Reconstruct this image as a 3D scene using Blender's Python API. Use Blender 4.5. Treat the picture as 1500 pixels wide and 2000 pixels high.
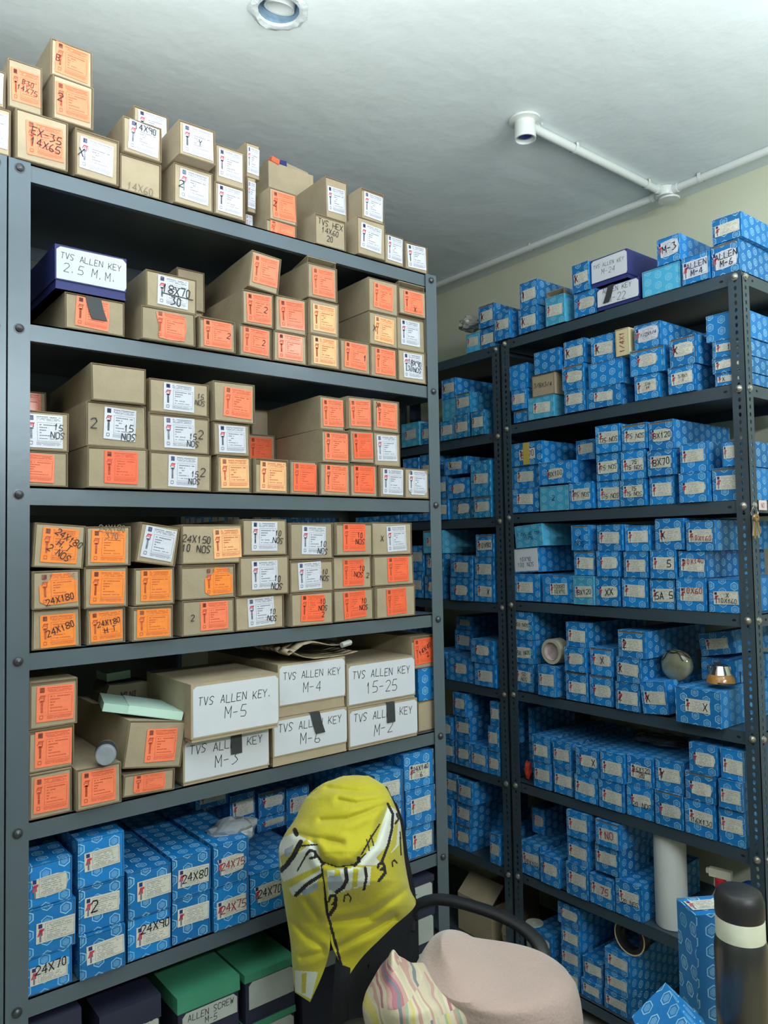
import bpy, math, random, json
from mathutils import Vector, Matrix
random.seed(11)
for o in list(bpy.data.objects): bpy.data.objects.remove(o)
SC = bpy.context.scene
COL = SC.collection
# ---------------------------------------------------------------- camera
cam_d = bpy.data.cameras.new('camera'); cam = bpy.data.objects.new('camera', cam_d); COL.objects.link(cam)
cam_d.sensor_fit = 'VERTICAL'; cam_d.sensor_height = 24.0; cam_d.lens = 1487.0145 * 24.0 / 2000.0
cam_d.clip_start = 0.02; cam_d.clip_end = 60
_y, _p, _r = math.radians(38.61904), math.radians(2.54048), math.radians(-1.01965)
_f = Vector((math.sin(_y)*math.cos(_p), math.cos(_y)*math.cos(_p), math.sin(_p)))
_rt = Vector((math.cos(_y), -math.sin(_y), 0)); _u = _rt.cross(_f)
_r2 = _rt*math.cos(_r) + _u*math.sin(_r); _u2 = -_rt*math.sin(_r) + _u*math.cos(_r)
cam.matrix_world = Matrix(((_r2.x, _u2.x, -_f.x, 0), (_r2.y, _u2.y, -_f.y, 0), (_r2.z, _u2.z, -_f.z, 1.5), (0, 0, 0, 1)))
SC.camera = cam
# ---------------------------------------------------------------- world, lights, exposure
W = bpy.data.worlds.new('world'); SC.world = W; W.use_nodes = True
W.node_tree.nodes['Background'].inputs[0].default_value = (.62, .74, .80, 1)
W.node_tree.nodes['Background'].inputs[1].default_value = .25
SC.view_settings.view_transform = 'Standard'; SC.view_settings.look = 'None'
SC.view_settings.exposure = 0.0; SC.view_settings.gamma = 1.0; SC.view_settings.use_curve_mapping = False
def area(name, loc, target, sx, sy, power, color):
    d = bpy.data.lights.new(name, 'AREA'); d.shape = 'RECTANGLE'; d.size = sx; d.size_y = sy; d.energy = power; d.color = color
    o = bpy.data.objects.new(name, d); COL.objects.link(o); o.location = loc
    o.rotation_euler = (Vector(target)-Vector(loc)).to_track_quat('-Z', 'Y').to_euler(); return o
def point(name, loc, power, color, r=.1):
    d = bpy.data.lights.new(name, 'POINT'); d.energy = power; d.color = color; d.shadow_soft_size = r
    o = bpy.data.objects.new(name, d); COL.objects.link(o); o.location = loc; return o
COOL = (.90, .97, 1.0)
LIGHTS = [
    area('tube_light_left', (-.55, .35, 2.42), (.9, 1.6, 1.3), 1.2, .08, 2, COOL),
    area('tube_light_right', (.75, -1.15, 2.30), (.9, 1.5, 1.15), 1.2, .10, 32, COOL),
    point('tube_glow_left', (-.45, .45, 2.36), 3, COOL, .08),
    point('tube_glow_right', (1.72, .25, 2.38), 9, COOL, .08),
    area('ceiling_fill_left', (.15, .75, 2.13), (.15, .80, 3), 1.0, .5, 22, COOL),  # added upward fill to brighten the ceiling, no real fixture here
    area('ceiling_fill_right', (1.1, -.05, 2.10), (1.25, .15, 3), 1.0, .5, 16, COOL),  # second added fill aimed at the ceiling, likewise not an actual lamp
]
# ---------------------------------------------------------------- materials
def s2l(c):
    return tuple((v/255/12.92 if v/255 <= .04045 else ((v/255+.055)/1.055)**2.4) for v in c) + (1,)
def newmat(name, col, rough=.6, metal=0, noise=0, nscale=8, bump=0, bscale=60, coat=0, spec=.5, vary=0, trans=0, sheen=0):
    m = bpy.data.materials.new(name); m.use_nodes = True; nt = m.node_tree; N = nt.nodes; L = nt.links
    b = N['Principled BSDF']; b.inputs['Roughness'].default_value = rough; b.inputs['Metallic'].default_value = metal
    b.inputs['Specular IOR Level'].default_value = spec; b.inputs['Coat Weight'].default_value = coat
    if coat: b.inputs['Coat Roughness'].default_value = .12
    if trans: b.inputs['Transmission Weight'].default_value = trans
    if sheen: b.inputs['Sheen Weight'].default_value = sheen
    c = s2l(col); src = None
    rgb = N.new('ShaderNodeRGB'); rgb.outputs[0].default_value = c; src = rgb.outputs[0]
    tc = N.new('ShaderNodeTexCoord')
    if noise:
        n = N.new('ShaderNodeTexNoise'); n.inputs['Scale'].default_value = nscale; n.inputs['Detail'].default_value = 4
        L.new(tc.outputs['Object'], n.inputs['Vector'])
        mp = N.new('ShaderNodeMapRange'); mp.inputs[1].default_value = .3; mp.inputs[2].default_value = .7
        mp.inputs[3].default_value = 1-noise; mp.inputs[4].default_value = 1+noise
        L.new(n.outputs[0], mp.inputs[0]); src = mulc(nt, src, mp.outputs[0])
    if vary:
        oi = N.new('ShaderNodeObjectInfo'); mp = N.new('ShaderNodeMapRange'); mp.inputs[3].default_value = 1-vary; mp.inputs[4].default_value = 1+vary
        L.new(oi.outputs['Random'], mp.inputs[0]); src = mulc(nt, src, mp.outputs[0])
    L.new(src, b.inputs['Base Color'])
    if bump:
        n = N.new('ShaderNodeTexNoise'); n.inputs['Scale'].default_value = bscale; n.inputs['Detail'].default_value = 5
        L.new(tc.outputs['Object'], n.inputs['Vector'])
        bp = N.new('ShaderNodeBump'); bp.inputs['Strength'].default_value = bump; bp.inputs['Distance'].default_value = .004
        L.new(n.outputs[0], bp.inputs['Height']); L.new(bp.outputs[0], b.inputs['Normal'])
    return m
def mulc(nt, c, f):
    v = nt.nodes.new('ShaderNodeVectorMath'); v.operation = 'SCALE'
    nt.links.new(c, v.inputs[0]); nt.links.new(f, v.inputs['Scale']); return v.outputs[0]
def mixc(nt, fac, a, b):
    m = nt.nodes.new('ShaderNodeMix'); m.data_type = 'RGBA'
    if isinstance(fac, float): m.inputs[0].default_value = fac
    else: nt.links.new(fac, m.inputs[0])
    for i, s in ((6, a), (7, b)):
        if isinstance(s, tuple): m.inputs[i].default_value = s
        else: nt.links.new(s, m.inputs[i])
    return m.outputs[2]
def hexmat(name, base, line, rough=.5, coat=0, wrap=0, lstr=1.0):
    """blue packing-box paper: staggered rows of hexagon outlines with a striped emblem inside, in UV metres"""
    m = bpy.data.materials.new(name); m.use_nodes = True; nt = m.node_tree; N = nt.nodes; L = nt.links
    b = N['Principled BSDF']; b.inputs['Roughness'].default_value = rough; b.inputs['Coat Weight'].default_value = coat
    b.inputs['Coat Roughness'].default_value = .15
    uv = N.new('ShaderNodeUVMap'); uv.uv_map = 'UVMap'
    sp = N.new('ShaderNodeSeparateXYZ'); L.new(uv.outputs[0], sp.inputs[0])
    oi = N.new('ShaderNodeObjectInfo')
    def M(op, a, c=None, d=None):
        n = N.new('ShaderNodeMath'); n.operation = op
        for i, s in enumerate((a, c, d)):
            if s is None: continue
            if isinstance(s, (int, float)): n.inputs[i].default_value = s
            else: L.new(s, n.inputs[i])
        return n.outputs[0]
    A, B = .066, .031; tot = None
    for k in range(2):
        qx = M('SUBTRACT', M('WRAP', M('ADD', sp.outputs[0], 10+k*A/2+.007), A, 0.0), A/2)
        qy = M('SUBTRACT', M('WRAP', M('ADD', sp.outputs[1], 10+k*B/2+.004), B, 0.0), B/2)
        ax = M('ABSOLUTE', qx); ay = M('ABSOLUTE', qy)
        d = M('MAXIMUM', ax, M('ADD', M('MULTIPLY', ax, .5), M('MULTIPLY', ay, .866)))
        ring = M('LESS_THAN', M('ABSOLUTE', M('SUBTRACT', d, .0092)), .00085)
        inn = M('MULTIPLY', M('LESS_THAN', d, .0060), M('GREATER_THAN', M('SINE', M('MULTIPLY', M('ADD', qy, M('MULTIPLY', qx, .5)), 2600)), -.1))
        s = M('MAXIMUM', ring, M('MULTIPLY', inn, .75)); tot = s if tot is None else M('MAXIMUM', tot, s)
    tc = N.new('ShaderNodeTexCoord'); n = N.new('ShaderNodeTexNoise'); n.inputs['Scale'].default_value = 22; n.inputs['Detail'].default_value = 5
    L.new(tc.outputs['Object'], n.inputs['Vector'])
    wear = N.new('ShaderNodeMapRange'); wear.inputs[1].default_value = .35; wear.inputs[2].default_value = .6; wear.inputs[3].default_value = .55; wear.inputs[4].default_value = lstr
    L.new(n.outputs[0], wear.inputs[0])
    vor = N.new('ShaderNodeTexVoronoi'); vor.inputs['Scale'].default_value = 45; vor.feature = 'DISTANCE_TO_EDGE'; L.new(uv.outputs[0], vor.inputs['Vector'])
    cell = M('LESS_THAN', vor.outputs[0], .035)
    val = N.new('ShaderNodeMapRange'); val.inputs[3].default_value = .78; val.inputs[4].default_value = 1.22; L.new(oi.outputs['Random'], val.inputs[0])
    bc = mulc(nt, mixc(nt, M('MULTIPLY', cell, .0), s2l(base), s2l(line)), val.outputs[0])
    c = mixc(nt, M('MULTIPLY', tot, wear.outputs[0]), bc, s2l(line))
    L.new(c, b.inputs['Base Color'])
    if wrap:
        n2 = N.new('ShaderNodeTexNoise'); n2.inputs['Scale'].default_value = 38; n2.inputs['Detail'].default_value = 3; n2.inputs['Distortion'].default_value = 1.5
        L.new(tc.outputs['Object'], n2.inputs['Vector'])
        bp = N.new('ShaderNodeBump'); bp.inputs['Strength'].default_value = .9; bp.inputs['Distance'].default_value = .006
        L.new(n2.outputs[0], bp.inputs['Height']); L.new(bp.outputs[0], b.inputs['Coat Normal']); L.new(bp.outputs[0], b.inputs['Normal'])
    return m
MT = {}
MT['card'] = newmat('brown_cardboard', (166, 151, 125), .75, noise=.10, nscale=14, bump=.25, bscale=90, vary=.10)
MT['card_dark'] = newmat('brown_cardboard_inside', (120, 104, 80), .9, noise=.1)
MT['cream'] = newmat('cream_card', (205, 190, 150), .7, noise=.06)
MT['blue'] = hexmat('blue_hexagon_paper', (14, 114, 182), (158, 210, 230))
MT['blue_old'] = hexmat('faded_cyan_hexagon_paper', (66, 158, 196), (165, 215, 225), .5, lstr=.6)
MT['blue_wrap'] = hexmat('blue_hexagon_paper_under_plastic', (30, 124, 176), (150, 205, 222), .35, coat=1, wrap=1)
MT['navy'] = newmat('navy_board', (40, 48, 112), .6, noise=.12, bump=.2)
MT['navy_dark'] = newmat('dark_navy_board', (38, 42, 62), .6, noise=.15)
MT['green'] = newmat('green_lid_board', (66, 142, 108), .55, noise=.15, nscale=6)
MT['olive'] = newmat('olive_sacking', (92, 92, 66), .9, noise=.2)
MT['paper'] = newmat('white_paper', (206, 209, 216), .6, noise=.03)
MT['paper_grey'] = newmat('grey_soiled_paper', (176, 182, 174), .7, noise=.08, nscale=20)
MT['l_white'] = newmat('white_label_paper', (208, 210, 220), .45, noise=.03, coat=.25)
MT['l_orange'] = newmat('orange_label_paper', (250, 128, 88), .5, noise=.05, coat=.2, vary=.05)
MT['l_red'] = newmat('red_orange_label_paper', (250, 104, 62), .5, noise=.05, coat=.2, vary=.05)
MT['l_amber'] = newmat('amber_orange_label_paper', (248, 138, 50), .5, noise=.06, coat=.2, vary=.05)
MT['l_peach'] = newmat('peach_label_paper', (246, 184, 128), .5, noise=.05, coat=.2)
MT['l_cream'] = newmat('cream_label_paper', (206, 204, 190), .5, noise=.08, coat=.2, vary=.07)
MT['l_pink'] = newmat('pale_orange_label_paper', (248, 140, 108), .5, noise=.05, coat=.2)
MT['k_dark'] = newmat('print_dark', (112, 114, 128), .6)
MT['k_rust'] = newmat('print_rust', (196, 84, 54), .6)
MT['k_brown'] = newmat('print_brown', (116, 56, 44), .6)
MT['k_navy'] = newmat('print_navy', (38, 44, 100), .6)
MT['k_red'] = newmat('print_red', (196, 60, 76), .6)
MT['ink'] = newmat('black_marker_ink', (22, 22, 28), .5)
MT['ink_blue'] = newmat('blue_marker_ink', (36, 40, 84), .5)
MT['ink_red'] = newmat('red_marker_ink', (150, 44, 56), .5)
MT['ink_brown'] = newmat('brown_marker_ink', (90, 70, 40), .5)
MT['ink_faint'] = newmat('faint_pencil', (128, 116, 96), .7)
MT['tape'] = newmat('clear_tape', (196, 176, 132), .12, coat=1, bump=.5, bscale=40)
MT['tape_y'] = newmat('yellow_tape', (178, 160, 78), .25, coat=.6)
MT['black_tape'] = newmat('black_cloth_tape', (52, 56, 58), .55, bump=.2)
MT['rackA'] = newmat('blue_grey_rack_paint', (92, 104, 112), .33, metal=.25, noise=.06, nscale=5, bump=.08, bscale=30)
MT['rackB'] = newmat('dark_grey_rack_paint', (68, 84, 94), .3, metal=.35, noise=.08, nscale=5, bump=.1, bscale=30)
MT['bolt'] = newmat('zinc_bolt', (188, 186, 176), .3, metal=.8)
MT['bolt_dark'] = newmat('dark_bolt', (78, 80, 84), .35, metal=.6)
MT['hole'] = newmat('slot_shadow', (12, 14, 16), .9)
MT['black_pl'] = newmat('black_plastic', (30, 31, 33), .45, bump=.05)
MT['mesh_bl'] = newmat('black_mesh_fabric', (16, 18, 22), .9, bump=.3, bscale=200)
MT['pvc'] = newmat('white_pvc', (216, 220, 216), .35)
MT['steel'] = newmat('polished_steel', (205, 205, 200), .15, metal=1)
MT['brass'] = newmat('brass_key', (190, 150, 90), .3, metal=.9)
# box table in metres: rack+shelf, left, right, bottom, top, set-back, depth, style, level, place in row, row length, options
BOXES = """
A1 0.3356 0.4314 2.2315 2.3271 0 0.349 O 0 1 12 t=EX-35/14X65 lx=.55
A1 0.2594 0.3309 2.2315 2.3183 0 0.353 W 0 0 12
A1 0.2557 0.3221 2.3193 2.3885 0 0.354 W 1 0 10
A1 0.3237 0.3854 2.3281 2.4215 0 0.355 O 1 1 10 t=B30/14X75
A1 0.4003 0.4792 2.3281 2.4151 0 0.353 O 1 2 10 t=2 tx=.2
A1 0.3983 0.4792 2.4161 2.4903 0 0.355 O 2 0 3 t=B tx=.2
A1 0.4429 0.5298 2.2315 2.3255 0 0.332 W 0 2 12 t=X tx=.15
A1 0.5327 0.6221 2.2315 2.3061 0 0.345 N 0 3 12 t=14X60 ty=.15 ink=faint
A1 0.5360 0.6202 2.3071 2.3813 0 0.355 W 1 3 10 t=14X90 ty=.8
A1 0.5905 0.6718 2.3937 2.4636 0.09 0.265 W 2 1 3
A1 0.6441 0.7350 2.2315 2.3188 0 0.355 W 0 4 12 t=2 tx=.2
A1 0.6408 0.7246 2.3198 2.3927 -0.035 0.334 W 1 4 10 t=Y
A1 0.7367 0.8123 2.2315 2.3041 0 0.345 W 0 5 12
A1 0.7410 0.8145 2.3051 2.3920 0 0.338 W 1 5 10
A1 0.8548 0.8940 2.3785 2.4630 0.07 0.285 W 2 2 3
A1 0.8539 0.8801 2.2921 2.3775 0.07 0.285 W 1 6 10
A1 0.8531 0.8762 2.2315 2.2911 0.07 0.285 W 0 6 12
A1 0.8876 0.9645 2.2668 2.3435 0.02 0.335 O 1 7 10 t=2 tx=.2
A1 0.8778 0.9633 2.2315 2.2658 0.02 0.335 O 0 7 12 t=2 tx=.2
A1 0.9922 1.1325 2.4376 2.5311 0.2 0.155 X 2 0 1
A1 1.0036 1.0975 2.2315 2.3069 0 0.353 N 0 8 12 t=TVS_HEX/14X60/20 th=.2
A1 1.0696 1.1395 2.3277 2.4366 0.05 0.305 W 1 8 10
A1 1.1411 1.2187 2.3277 2.4082 0 0.354 W 1 9 10
A1 1.1231 1.2157 2.2315 2.3267 0 0.335 W 0 9 12
A1 1.2173 1.2838 2.2315 2.3093 0 0.349 W 0 10 12
A1 1.2888 1.3707 2.2315 2.3050 0 0.335 W 0 11 12
A2 0.4260 0.5435 1.9290 2.0000 0 0.331 O 0 0 9 lx=.45 tape=1 t=none
A2 0.4064 0.5448 2.0010 2.0862 0 0.355 L 1 0 7 t=TVS_ALLEN_KEY/2.5_M.M. th=.2
A2 0.5825 0.6961 1.9990 2.0755 0 0.337 W 1 1 7 t=18X70/30 tx=.6 ty=.4 th=.22 ul=1
A2 0.5716 0.6908 1.9290 1.9980 0 0.337 O 0 1 9 torn=1
A2 0.6985 0.7863 1.9290 1.9988 0 0.355 O 0 2 9 t=2 tx=.8
A2 0.7968 0.8809 1.9290 1.9996 0 0.355 O 0 3 9 t=2 tx=.75
A2 0.8027 0.8846 2.0006 2.0787 0 0.340 O 1 2 7 t=2 tx=.75
A2 0.8189 0.8953 2.0797 2.1659 0 0.355 O 2 0 4 roll=7 yaw=-5
A2 0.8841 0.9752 1.9290 1.9992 0 0.347 O 0 4 9 shiny=1
A2 0.8904 0.9781 2.0002 2.0857 0 0.351 O 1 3 7
A2 0.9739 1.0626 2.0922 2.1767 0 0.337 O 2 1 4 flap=1
A2 0.9797 1.0672 2.0071 2.0912 0 0.355 P 1 4 7
A2 0.9784 1.0656 1.9290 2.0061 0 0.351 P 0 5 9
A2 1.0687 1.1633 1.9290 2.0084 0 0.355 O 0 6 9 t=1 tx=.8
A2 1.1649 1.2538 1.9290 2.0088 0 0.355 O 0 7 9
A2 1.1601 1.2558 2.0098 2.0939 0 0.340 P 1 5 7 t=X tx=.2
A2 1.1601 1.2597 2.0949 2.1812 0 0.342 O 2 2 4
A2 1.2628 1.3599 2.1076 2.1785 0.008 0.336 O 2 3 4 flap=1 t=X ty=.25
A2 1.2574 1.3597 2.0149 2.1066 0.008 0.335 W 1 6 7
A2 1.2553 1.3535 1.9290 2.0139 0 0.333 W 0 8 9 t=18X90/30NOS
A2 0.7114 0.7818 2.0557 2.1507 0.14 0.215 N 2 0 1
A3 0.3351 0.4336 1.6225 1.6879 0.008 0.347 O 0 0 10 lx=.4
A3 0.3349 0.4355 1.6889 1.7646 0.008 0.331 W 1 0 7 lx=.55 t=15/NOS tx=.8
A3 0.3551 0.4463 1.7656 1.8381 0.2 0.155 O 2 0 2
A3 0.4650 0.5856 1.6225 1.7036 0 0.341 R 0 1 10 lx=.55
A3 0.4660 0.5870 1.7046 1.7927 0 0.340 W 1 1 7 lx=.55 t=15/NOS tx=.7 ty=.35 k=2
A3 0.4728 0.5819 1.7937 1.8668 0 0.355 N 2 0 6 yaw=-3
A3 0.5895 0.7262 1.6225 1.7007 0 0.345 W 0 2 10 t=15/NOS tx=.72 ty=.35 k2=2
A3 0.5887 0.7233 1.7017 1.7822 0 0.340 W 1 2 7 t=15/NOS tx=.72 ty=.35 k2=2
A3 0.5912 0.7251 1.7832 1.8534 0 0.345 W 2 1 6 t=15/NOS tx=.85
A3 0.7316 0.8332 1.7763 1.8651 0 0.351 O 2 2 6 lx=.58
A3 0.7333 0.8232 1.7032 1.7753 0 0.333 W 1 3 7
A3 0.7411 0.8262 1.6225 1.7022 0 0.355 P 0 3 10
A3 0.8291 0.9189 1.6225 1.7017 0 0.332 P 0 4 10 open=1
A3 0.9206 0.9978 1.6225 1.7013 0 0.353 R 0 5 10
A3 1.0038 1.0920 1.6225 1.7002 0 0.355 O 0 6 10
A3 1.0937 1.1796 1.6225 1.7049 0 0.332 R 0 7 10
A3 1.1844 1.2670 1.6225 1.7015 0 0.354 W 0 8 10
A3 1.2704 1.3541 1.6225 1.7018 0.008 0.342 W 0 9 10 oct=1
A3 1.0081 1.0905 1.7012 1.7806 0 0.348 O 1 4 7
A3 1.0922 1.1699 1.7059 1.7870 0 0.331 R 1 5 7
A3 1.1715 1.2605 1.7025 1.7889 0 0.333 W 1 6 7
A3 1.0094 1.0859 1.7816 1.8624 0 0.246 O 2 3 6
A3 1.0875 1.1636 1.7880 1.8693 0 0.355 O 2 4 6
A3 1.1700 1.2591 1.7899 1.8729 0 0.337 O 2 5 6 t=X tx=.2 ty=.8
A3 0.9175 1.0069 1.7023 1.7904 0.2 0.155 R 1 0 1
A3 0.9600 1.0453 1.7914 1.8643 0.25 0.105 N 2 1 2
A4 0.3668 0.4592 1.4664 1.5485 0 0.355 Q 2 0 8 roll=4 t=24X180/H.T/2_NOS ta=-30 tx=.6 th=.2
A4 0.3661 0.4535 1.3942 1.4654 0 0.341 Q 1 0 8 oct=1 t=24X180 ty=.25 ta=10
A4 0.3681 0.4573 1.3195 1.3932 0 0.341 Q 0 0 8 t=24X180 ta=22 ly=.45
A4 0.4630 0.5515 1.4705 1.5477 0 0.346 Q 2 1 8 t=24X180/370 ty=.85 ink=faint
A4 0.4601 0.5461 1.3897 1.4695 0 0.354 Q 1 1 8
A4 0.4668 0.5438 1.3195 1.3887 0 0.334 Q 0 1 8 t=24X180/H_T th=.22 ta=12
A4 0.5595 0.6457 1.4644 1.5458 0 0.353 W 2 2 8 roll=9
A4 0.5572 0.6430 1.3890 1.4634 0 0.354 Q 1 2 8
A4 0.5518 0.6371 1.3195 1.3880 0 0.355 Q 0 2 8
A4 0.6564 0.7979 1.4689 1.5527 0 0.332 P 2 3 8 lx=.75 t=24X150/10_NOS tx=.25 th=.24 ta=-6
A4 0.6559 0.7834 1.3946 1.4679 0 0.355 Q 1 3 8 lx=.68 oct=1
A4 0.6577 0.7802 1.3195 1.3936 0 0.334 O 0 3 8 lx=.6 t=2 tx=.2
A4 0.8010 0.9156 1.4838 1.5648 0 0.341 W 2 4 8 t=10/NOS tx=.8
A4 0.7889 0.9158 1.3957 1.4828 0 0.349 W 1 4 8 t=10/NOS tx=.75 ty=.3
A4 0.7819 0.9064 1.3195 1.3947 0 0.355 W 0 4 8 t=10/NOS tx=.75 ty=.4
A4 0.9212 1.0423 1.4726 1.5573 0 0.341 W 2 5 8 t=10/NOS tx=.75 ty=.3
A4 0.9174 1.0393 1.3961 1.4716 0 0.355 W 1 5 8 t=10/NOS tx=.8 lx=.45
A4 0.9176 1.0350 1.3195 1.3951 0 0.347 R 0 5 8 t=10/NOS/2 tx=.75
A4 1.0439 1.1569 1.4786 1.5591 0 0.340 R 2 6 8 t=10/NOS tx=.65
A4 1.0425 1.1584 1.3973 1.4776 0 0.340 R 1 6 8 t=10/NOS_2 tx=.75
A4 1.0410 1.1614 1.3195 1.3963 0 0.336 R 0 6 8 t=10/NOS tx=.75
A4 1.1617 1.2948 1.4771 1.5598 0 0.333 W 2 7 8 lx=.6 t=X tx=.25
A4 1.1616 1.2927 1.4002 1.4761 0 0.335 R 1 7 8 lx=.6
A4 1.1647 1.2942 1.3195 1.3992 0 0.351 R 0 7 8
A5 0.3650 0.4525 1.1749 1.2612 0.008 0.347 O 2 0 2
A5 0.3635 0.4469 1.0960 1.1739 0.008 0.336 O 1 0 6
A5 0.3646 0.4414 1.0135 1.0950 0.008 0.333 O 0 0 7
A5 0.4442 0.5309 1.0135 1.0905 0 0.355 O 0 1 7
A5 0.5327 0.6406 1.0135 1.0555 0 0.347 O 0 2 7 roll=3 lx=.5 flap=2
A5 0.5309 0.6533 1.0565 1.1485 0 0.343 O 1 1 6 roll=9 lx=.6
A5 0.6607 0.8656 1.1080 1.2252 -0.04 0.236 L 1 2 6 t=TVS_ALLEN_KEY./M-5 th=.17
A5 0.6592 0.8616 1.0135 1.1070 0 0.348 L 0 3 7 t=TVS_ALLEN_KEY/M-3 th=.17 tape=1
A5 0.8868 1.0736 1.1181 1.2361 0 0.355 L 1 3 6 t=TVS_ALLEN_KEY/M-4 th=.18 tray=1
A5 0.8669 1.0715 1.0135 1.1171 0 0.344 L 0 4 7 t=TVS_ALLEN_KEY/M-6 th=.18 tray=1 tape=2
A5 1.0752 1.2908 1.1100 1.2160 0 0.343 L 1 4 6 t=TVS_ALLEN_KEY/15-25 th=.18
A5 1.0731 1.2919 1.0135 1.1090 0 0.333 L 0 5 7 t=TVS_ALLEN_KEY/M-2 th=.18 tape=1
A5 1.3122 1.3774 1.0135 1.0918 0.02 0.335 N 0 6 7
A5 1.3144 1.3798 1.0928 1.1767 0.02 0.332 U 1 5 6
A5 1.2924 1.3840 1.1777 1.2620 0.02 0.335 R 2 1 2 t=14X40/2 ta=30 open=1
A5 0.5671 0.6746 1.1495 1.2041 0.2 0.155 M 2 0 1
A6 0.3624 0.4423 0.8552 0.9317 0.008 0.335 B 2 0 4
A6 0.3609 0.4479 0.7693 0.8542 0.008 0.347 B 1 0 7 lx=.58
A6 0.3594 0.4424 0.7015 0.7683 0.008 0.347 B 0 0 9 t=24X70 ty=.8
A6 0.4497 0.5396 0.8671 0.9550 0 0.349 B 2 1 4 lx=.52
A6 0.4516 0.5393 0.7816 0.8661 0 0.354 B 1 1 7 t=2 tx=.3
A6 0.4516 0.5391 0.7015 0.7806 0 0.334 B 0 1 9 lx=.55
A6 0.5431 0.6319 0.7825 0.8717 0 0.344 B 1 2 7 lx=.6
A6 0.5439 0.6325 0.7015 0.7815 0 0.335 B 0 2 9 lx=.58 t=24X90 ty=.85
A6 0.6347 0.7204 0.7905 0.8732 0 0.355 B 1 3 7 t=24X80 lx=.55
A6 0.6353 0.7197 0.7015 0.7895 0 0.340 B 0 3 9 lx=.55
A6 0.7232 0.8068 0.7912 0.8793 0 0.344 B 1 4 7 t=24X75 ink=red flap=3
A6 0.7225 0.8071 0.7015 0.7902 0 0.355 B 0 4 9 t=24X75 ink=red
A6 0.8111 0.8994 0.7015 0.7924 0 0.355 B 0 5 9 t=24X70
A6 1.2535 1.3556 0.8773 0.9663 0.008 0.347 B 2 3 4 t=24X140/6
A6 1.2548 1.3567 0.7827 0.8763 0.008 0.344 B 1 6 7
A6 1.2579 1.3558 0.7015 0.7817 0.008 0.345 B 0 8 9 lx=.58
A6 1.1487 1.2414 0.8613 0.9394 0 0.352 B 2 2 4
A6 1.1470 1.2428 0.7824 0.8603 0 0.345 B 1 5 7
A6 1.1485 1.2442 0.7015 0.7814 0 0.340 B 0 7 9
A6 0.9008 0.9869 0.7015 0.7884 0 0.343 B 0 6 9
A6 0.7859 0.8717 0.8803 0.9274 0.22 0.135 B 2 0 3
A6 0.8739 0.9450 0.8172 0.8953 0.22 0.135 B 2 1 3
A6 0.9543 1.0325 0.8237 0.8847 0.22 0.135 B 2 2 3
A6 1.0361 1.1059 0.7956 0.8787 0.22 0.135 B 1 2 3
A6 0.9465 1.0348 0.7894 0.8227 0.22 0.135 B 1 1 3
A6 0.8625 0.9441 0.7934 0.8162 0.22 0.135 B 1 0 3
A6 1.0364 1.1141 0.7015 0.7946 0.22 0.135 B 0 0 1
A7 0.3682 0.4571 0.3965 0.6507 0 0.334 g 0 0 6
A7 0.4900 0.6114 0.3965 0.6176 0 0.339 g 0 1 6 t=IMPORTED/WASHER/12_MM
A7 0.6430 0.7830 0.3965 0.5952 0 0.354 G 0 2 6 t=ALLEN_SCREW/M-5
A7 0.7945 0.9218 0.4817 0.5872 0 0.355 G 1 0 2 lid=1
A7 0.7935 0.9202 0.3965 0.4807 0 0.342 G 0 3 6
A7 1.1756 1.3413 0.5705 0.6497 0 0.354 g 2 0 1 t=M-5
A7 1.1738 1.3409 0.4843 0.5695 0 0.354 g 1 1 2 t=M-4
A7 1.1718 1.3438 0.3965 0.4833 0 0.351 g 0 5 6 t=M-3
A7 0.9387 1.0979 0.3965 0.6058 0 0.350 g 0 4 6
A02 0.2525 0.3165 2.0186 2.0992 0.008 0.347 g 1 0 1
A02 0.2530 0.3165 1.9290 2.0176 0.008 0.342 W 0 0 1
A03 0.2545 0.3165 1.6951 1.7690 0.008 0.347 N 1 0 1
A03 0.2549 0.3165 1.6225 1.6941 0.008 0.339 N 0 0 1
A04 0.2654 0.3165 1.4653 1.5251 0.008 0.345 N 2 0 1
A04 0.2658 0.3165 1.3946 1.4643 0.008 0.347 N 1 0 1
A04 0.2662 0.3165 1.3195 1.3936 0.008 0.347 N 0 0 1
A05 0.2670 0.3165 1.1680 1.2572 0.008 0.340 N 2 0 1
A05 0.2675 0.3165 1.0844 1.1670 0.008 0.347 N 1 0 1
A05 0.2680 0.3165 1.0135 1.0834 0.008 0.347 N 0 0 1
A2 0.7114 0.7798 1.9998 2.0547 0.14 0.215 N 1 0 1
B1 -1.8422 -1.7670 2.2175 2.3165 0 0.329 b 0 0 8 t=X tx=.2
B1 -1.7225 -1.6431 2.3039 2.3912 0 0.313 b 1 0 5 t=1 tx=.2
B1 -1.7298 -1.6462 2.2175 2.3029 0 0.328 b 0 1 8 t=X tx=.2
B1 -1.6112 -1.5329 2.2175 2.3119 0 0.320 c 0 2 8 open=2
B1 -1.4981 -1.4327 2.2956 2.3868 0 0.331 b 1 1 5 t=X tx=.2
B1 -1.4992 -1.4118 2.2175 2.2946 0 0.325 b 0 3 8
B1 -1.4311 -1.2994 2.2956 2.3839 0 0.335 L2 1 2 5 t=TVS_ALLEN_KEY/M-24 th=.2
B1 -1.4102 -1.2612 2.2175 2.2851 0 0.330 L2 0 4 8 t=ALLEN_KEY/M-22 th=.2 tape=1
B1 -1.2513 -1.1296 2.2175 2.2938 0 0.334 u 0 5 8
B1 -1.1980 -1.1250 2.2948 2.3721 0 0.322 b 1 3 5 t=M-3 big=1
B1 -1.1226 -1.0415 2.2175 2.2952 0 0.330 b 0 6 8 t=ALLEN/M-4 ink=dark big=1
B1 -1.0399 -0.9614 2.2175 2.3042 0 0.333 b 0 7 8 t=ALLEN/M-6 big=1
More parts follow.
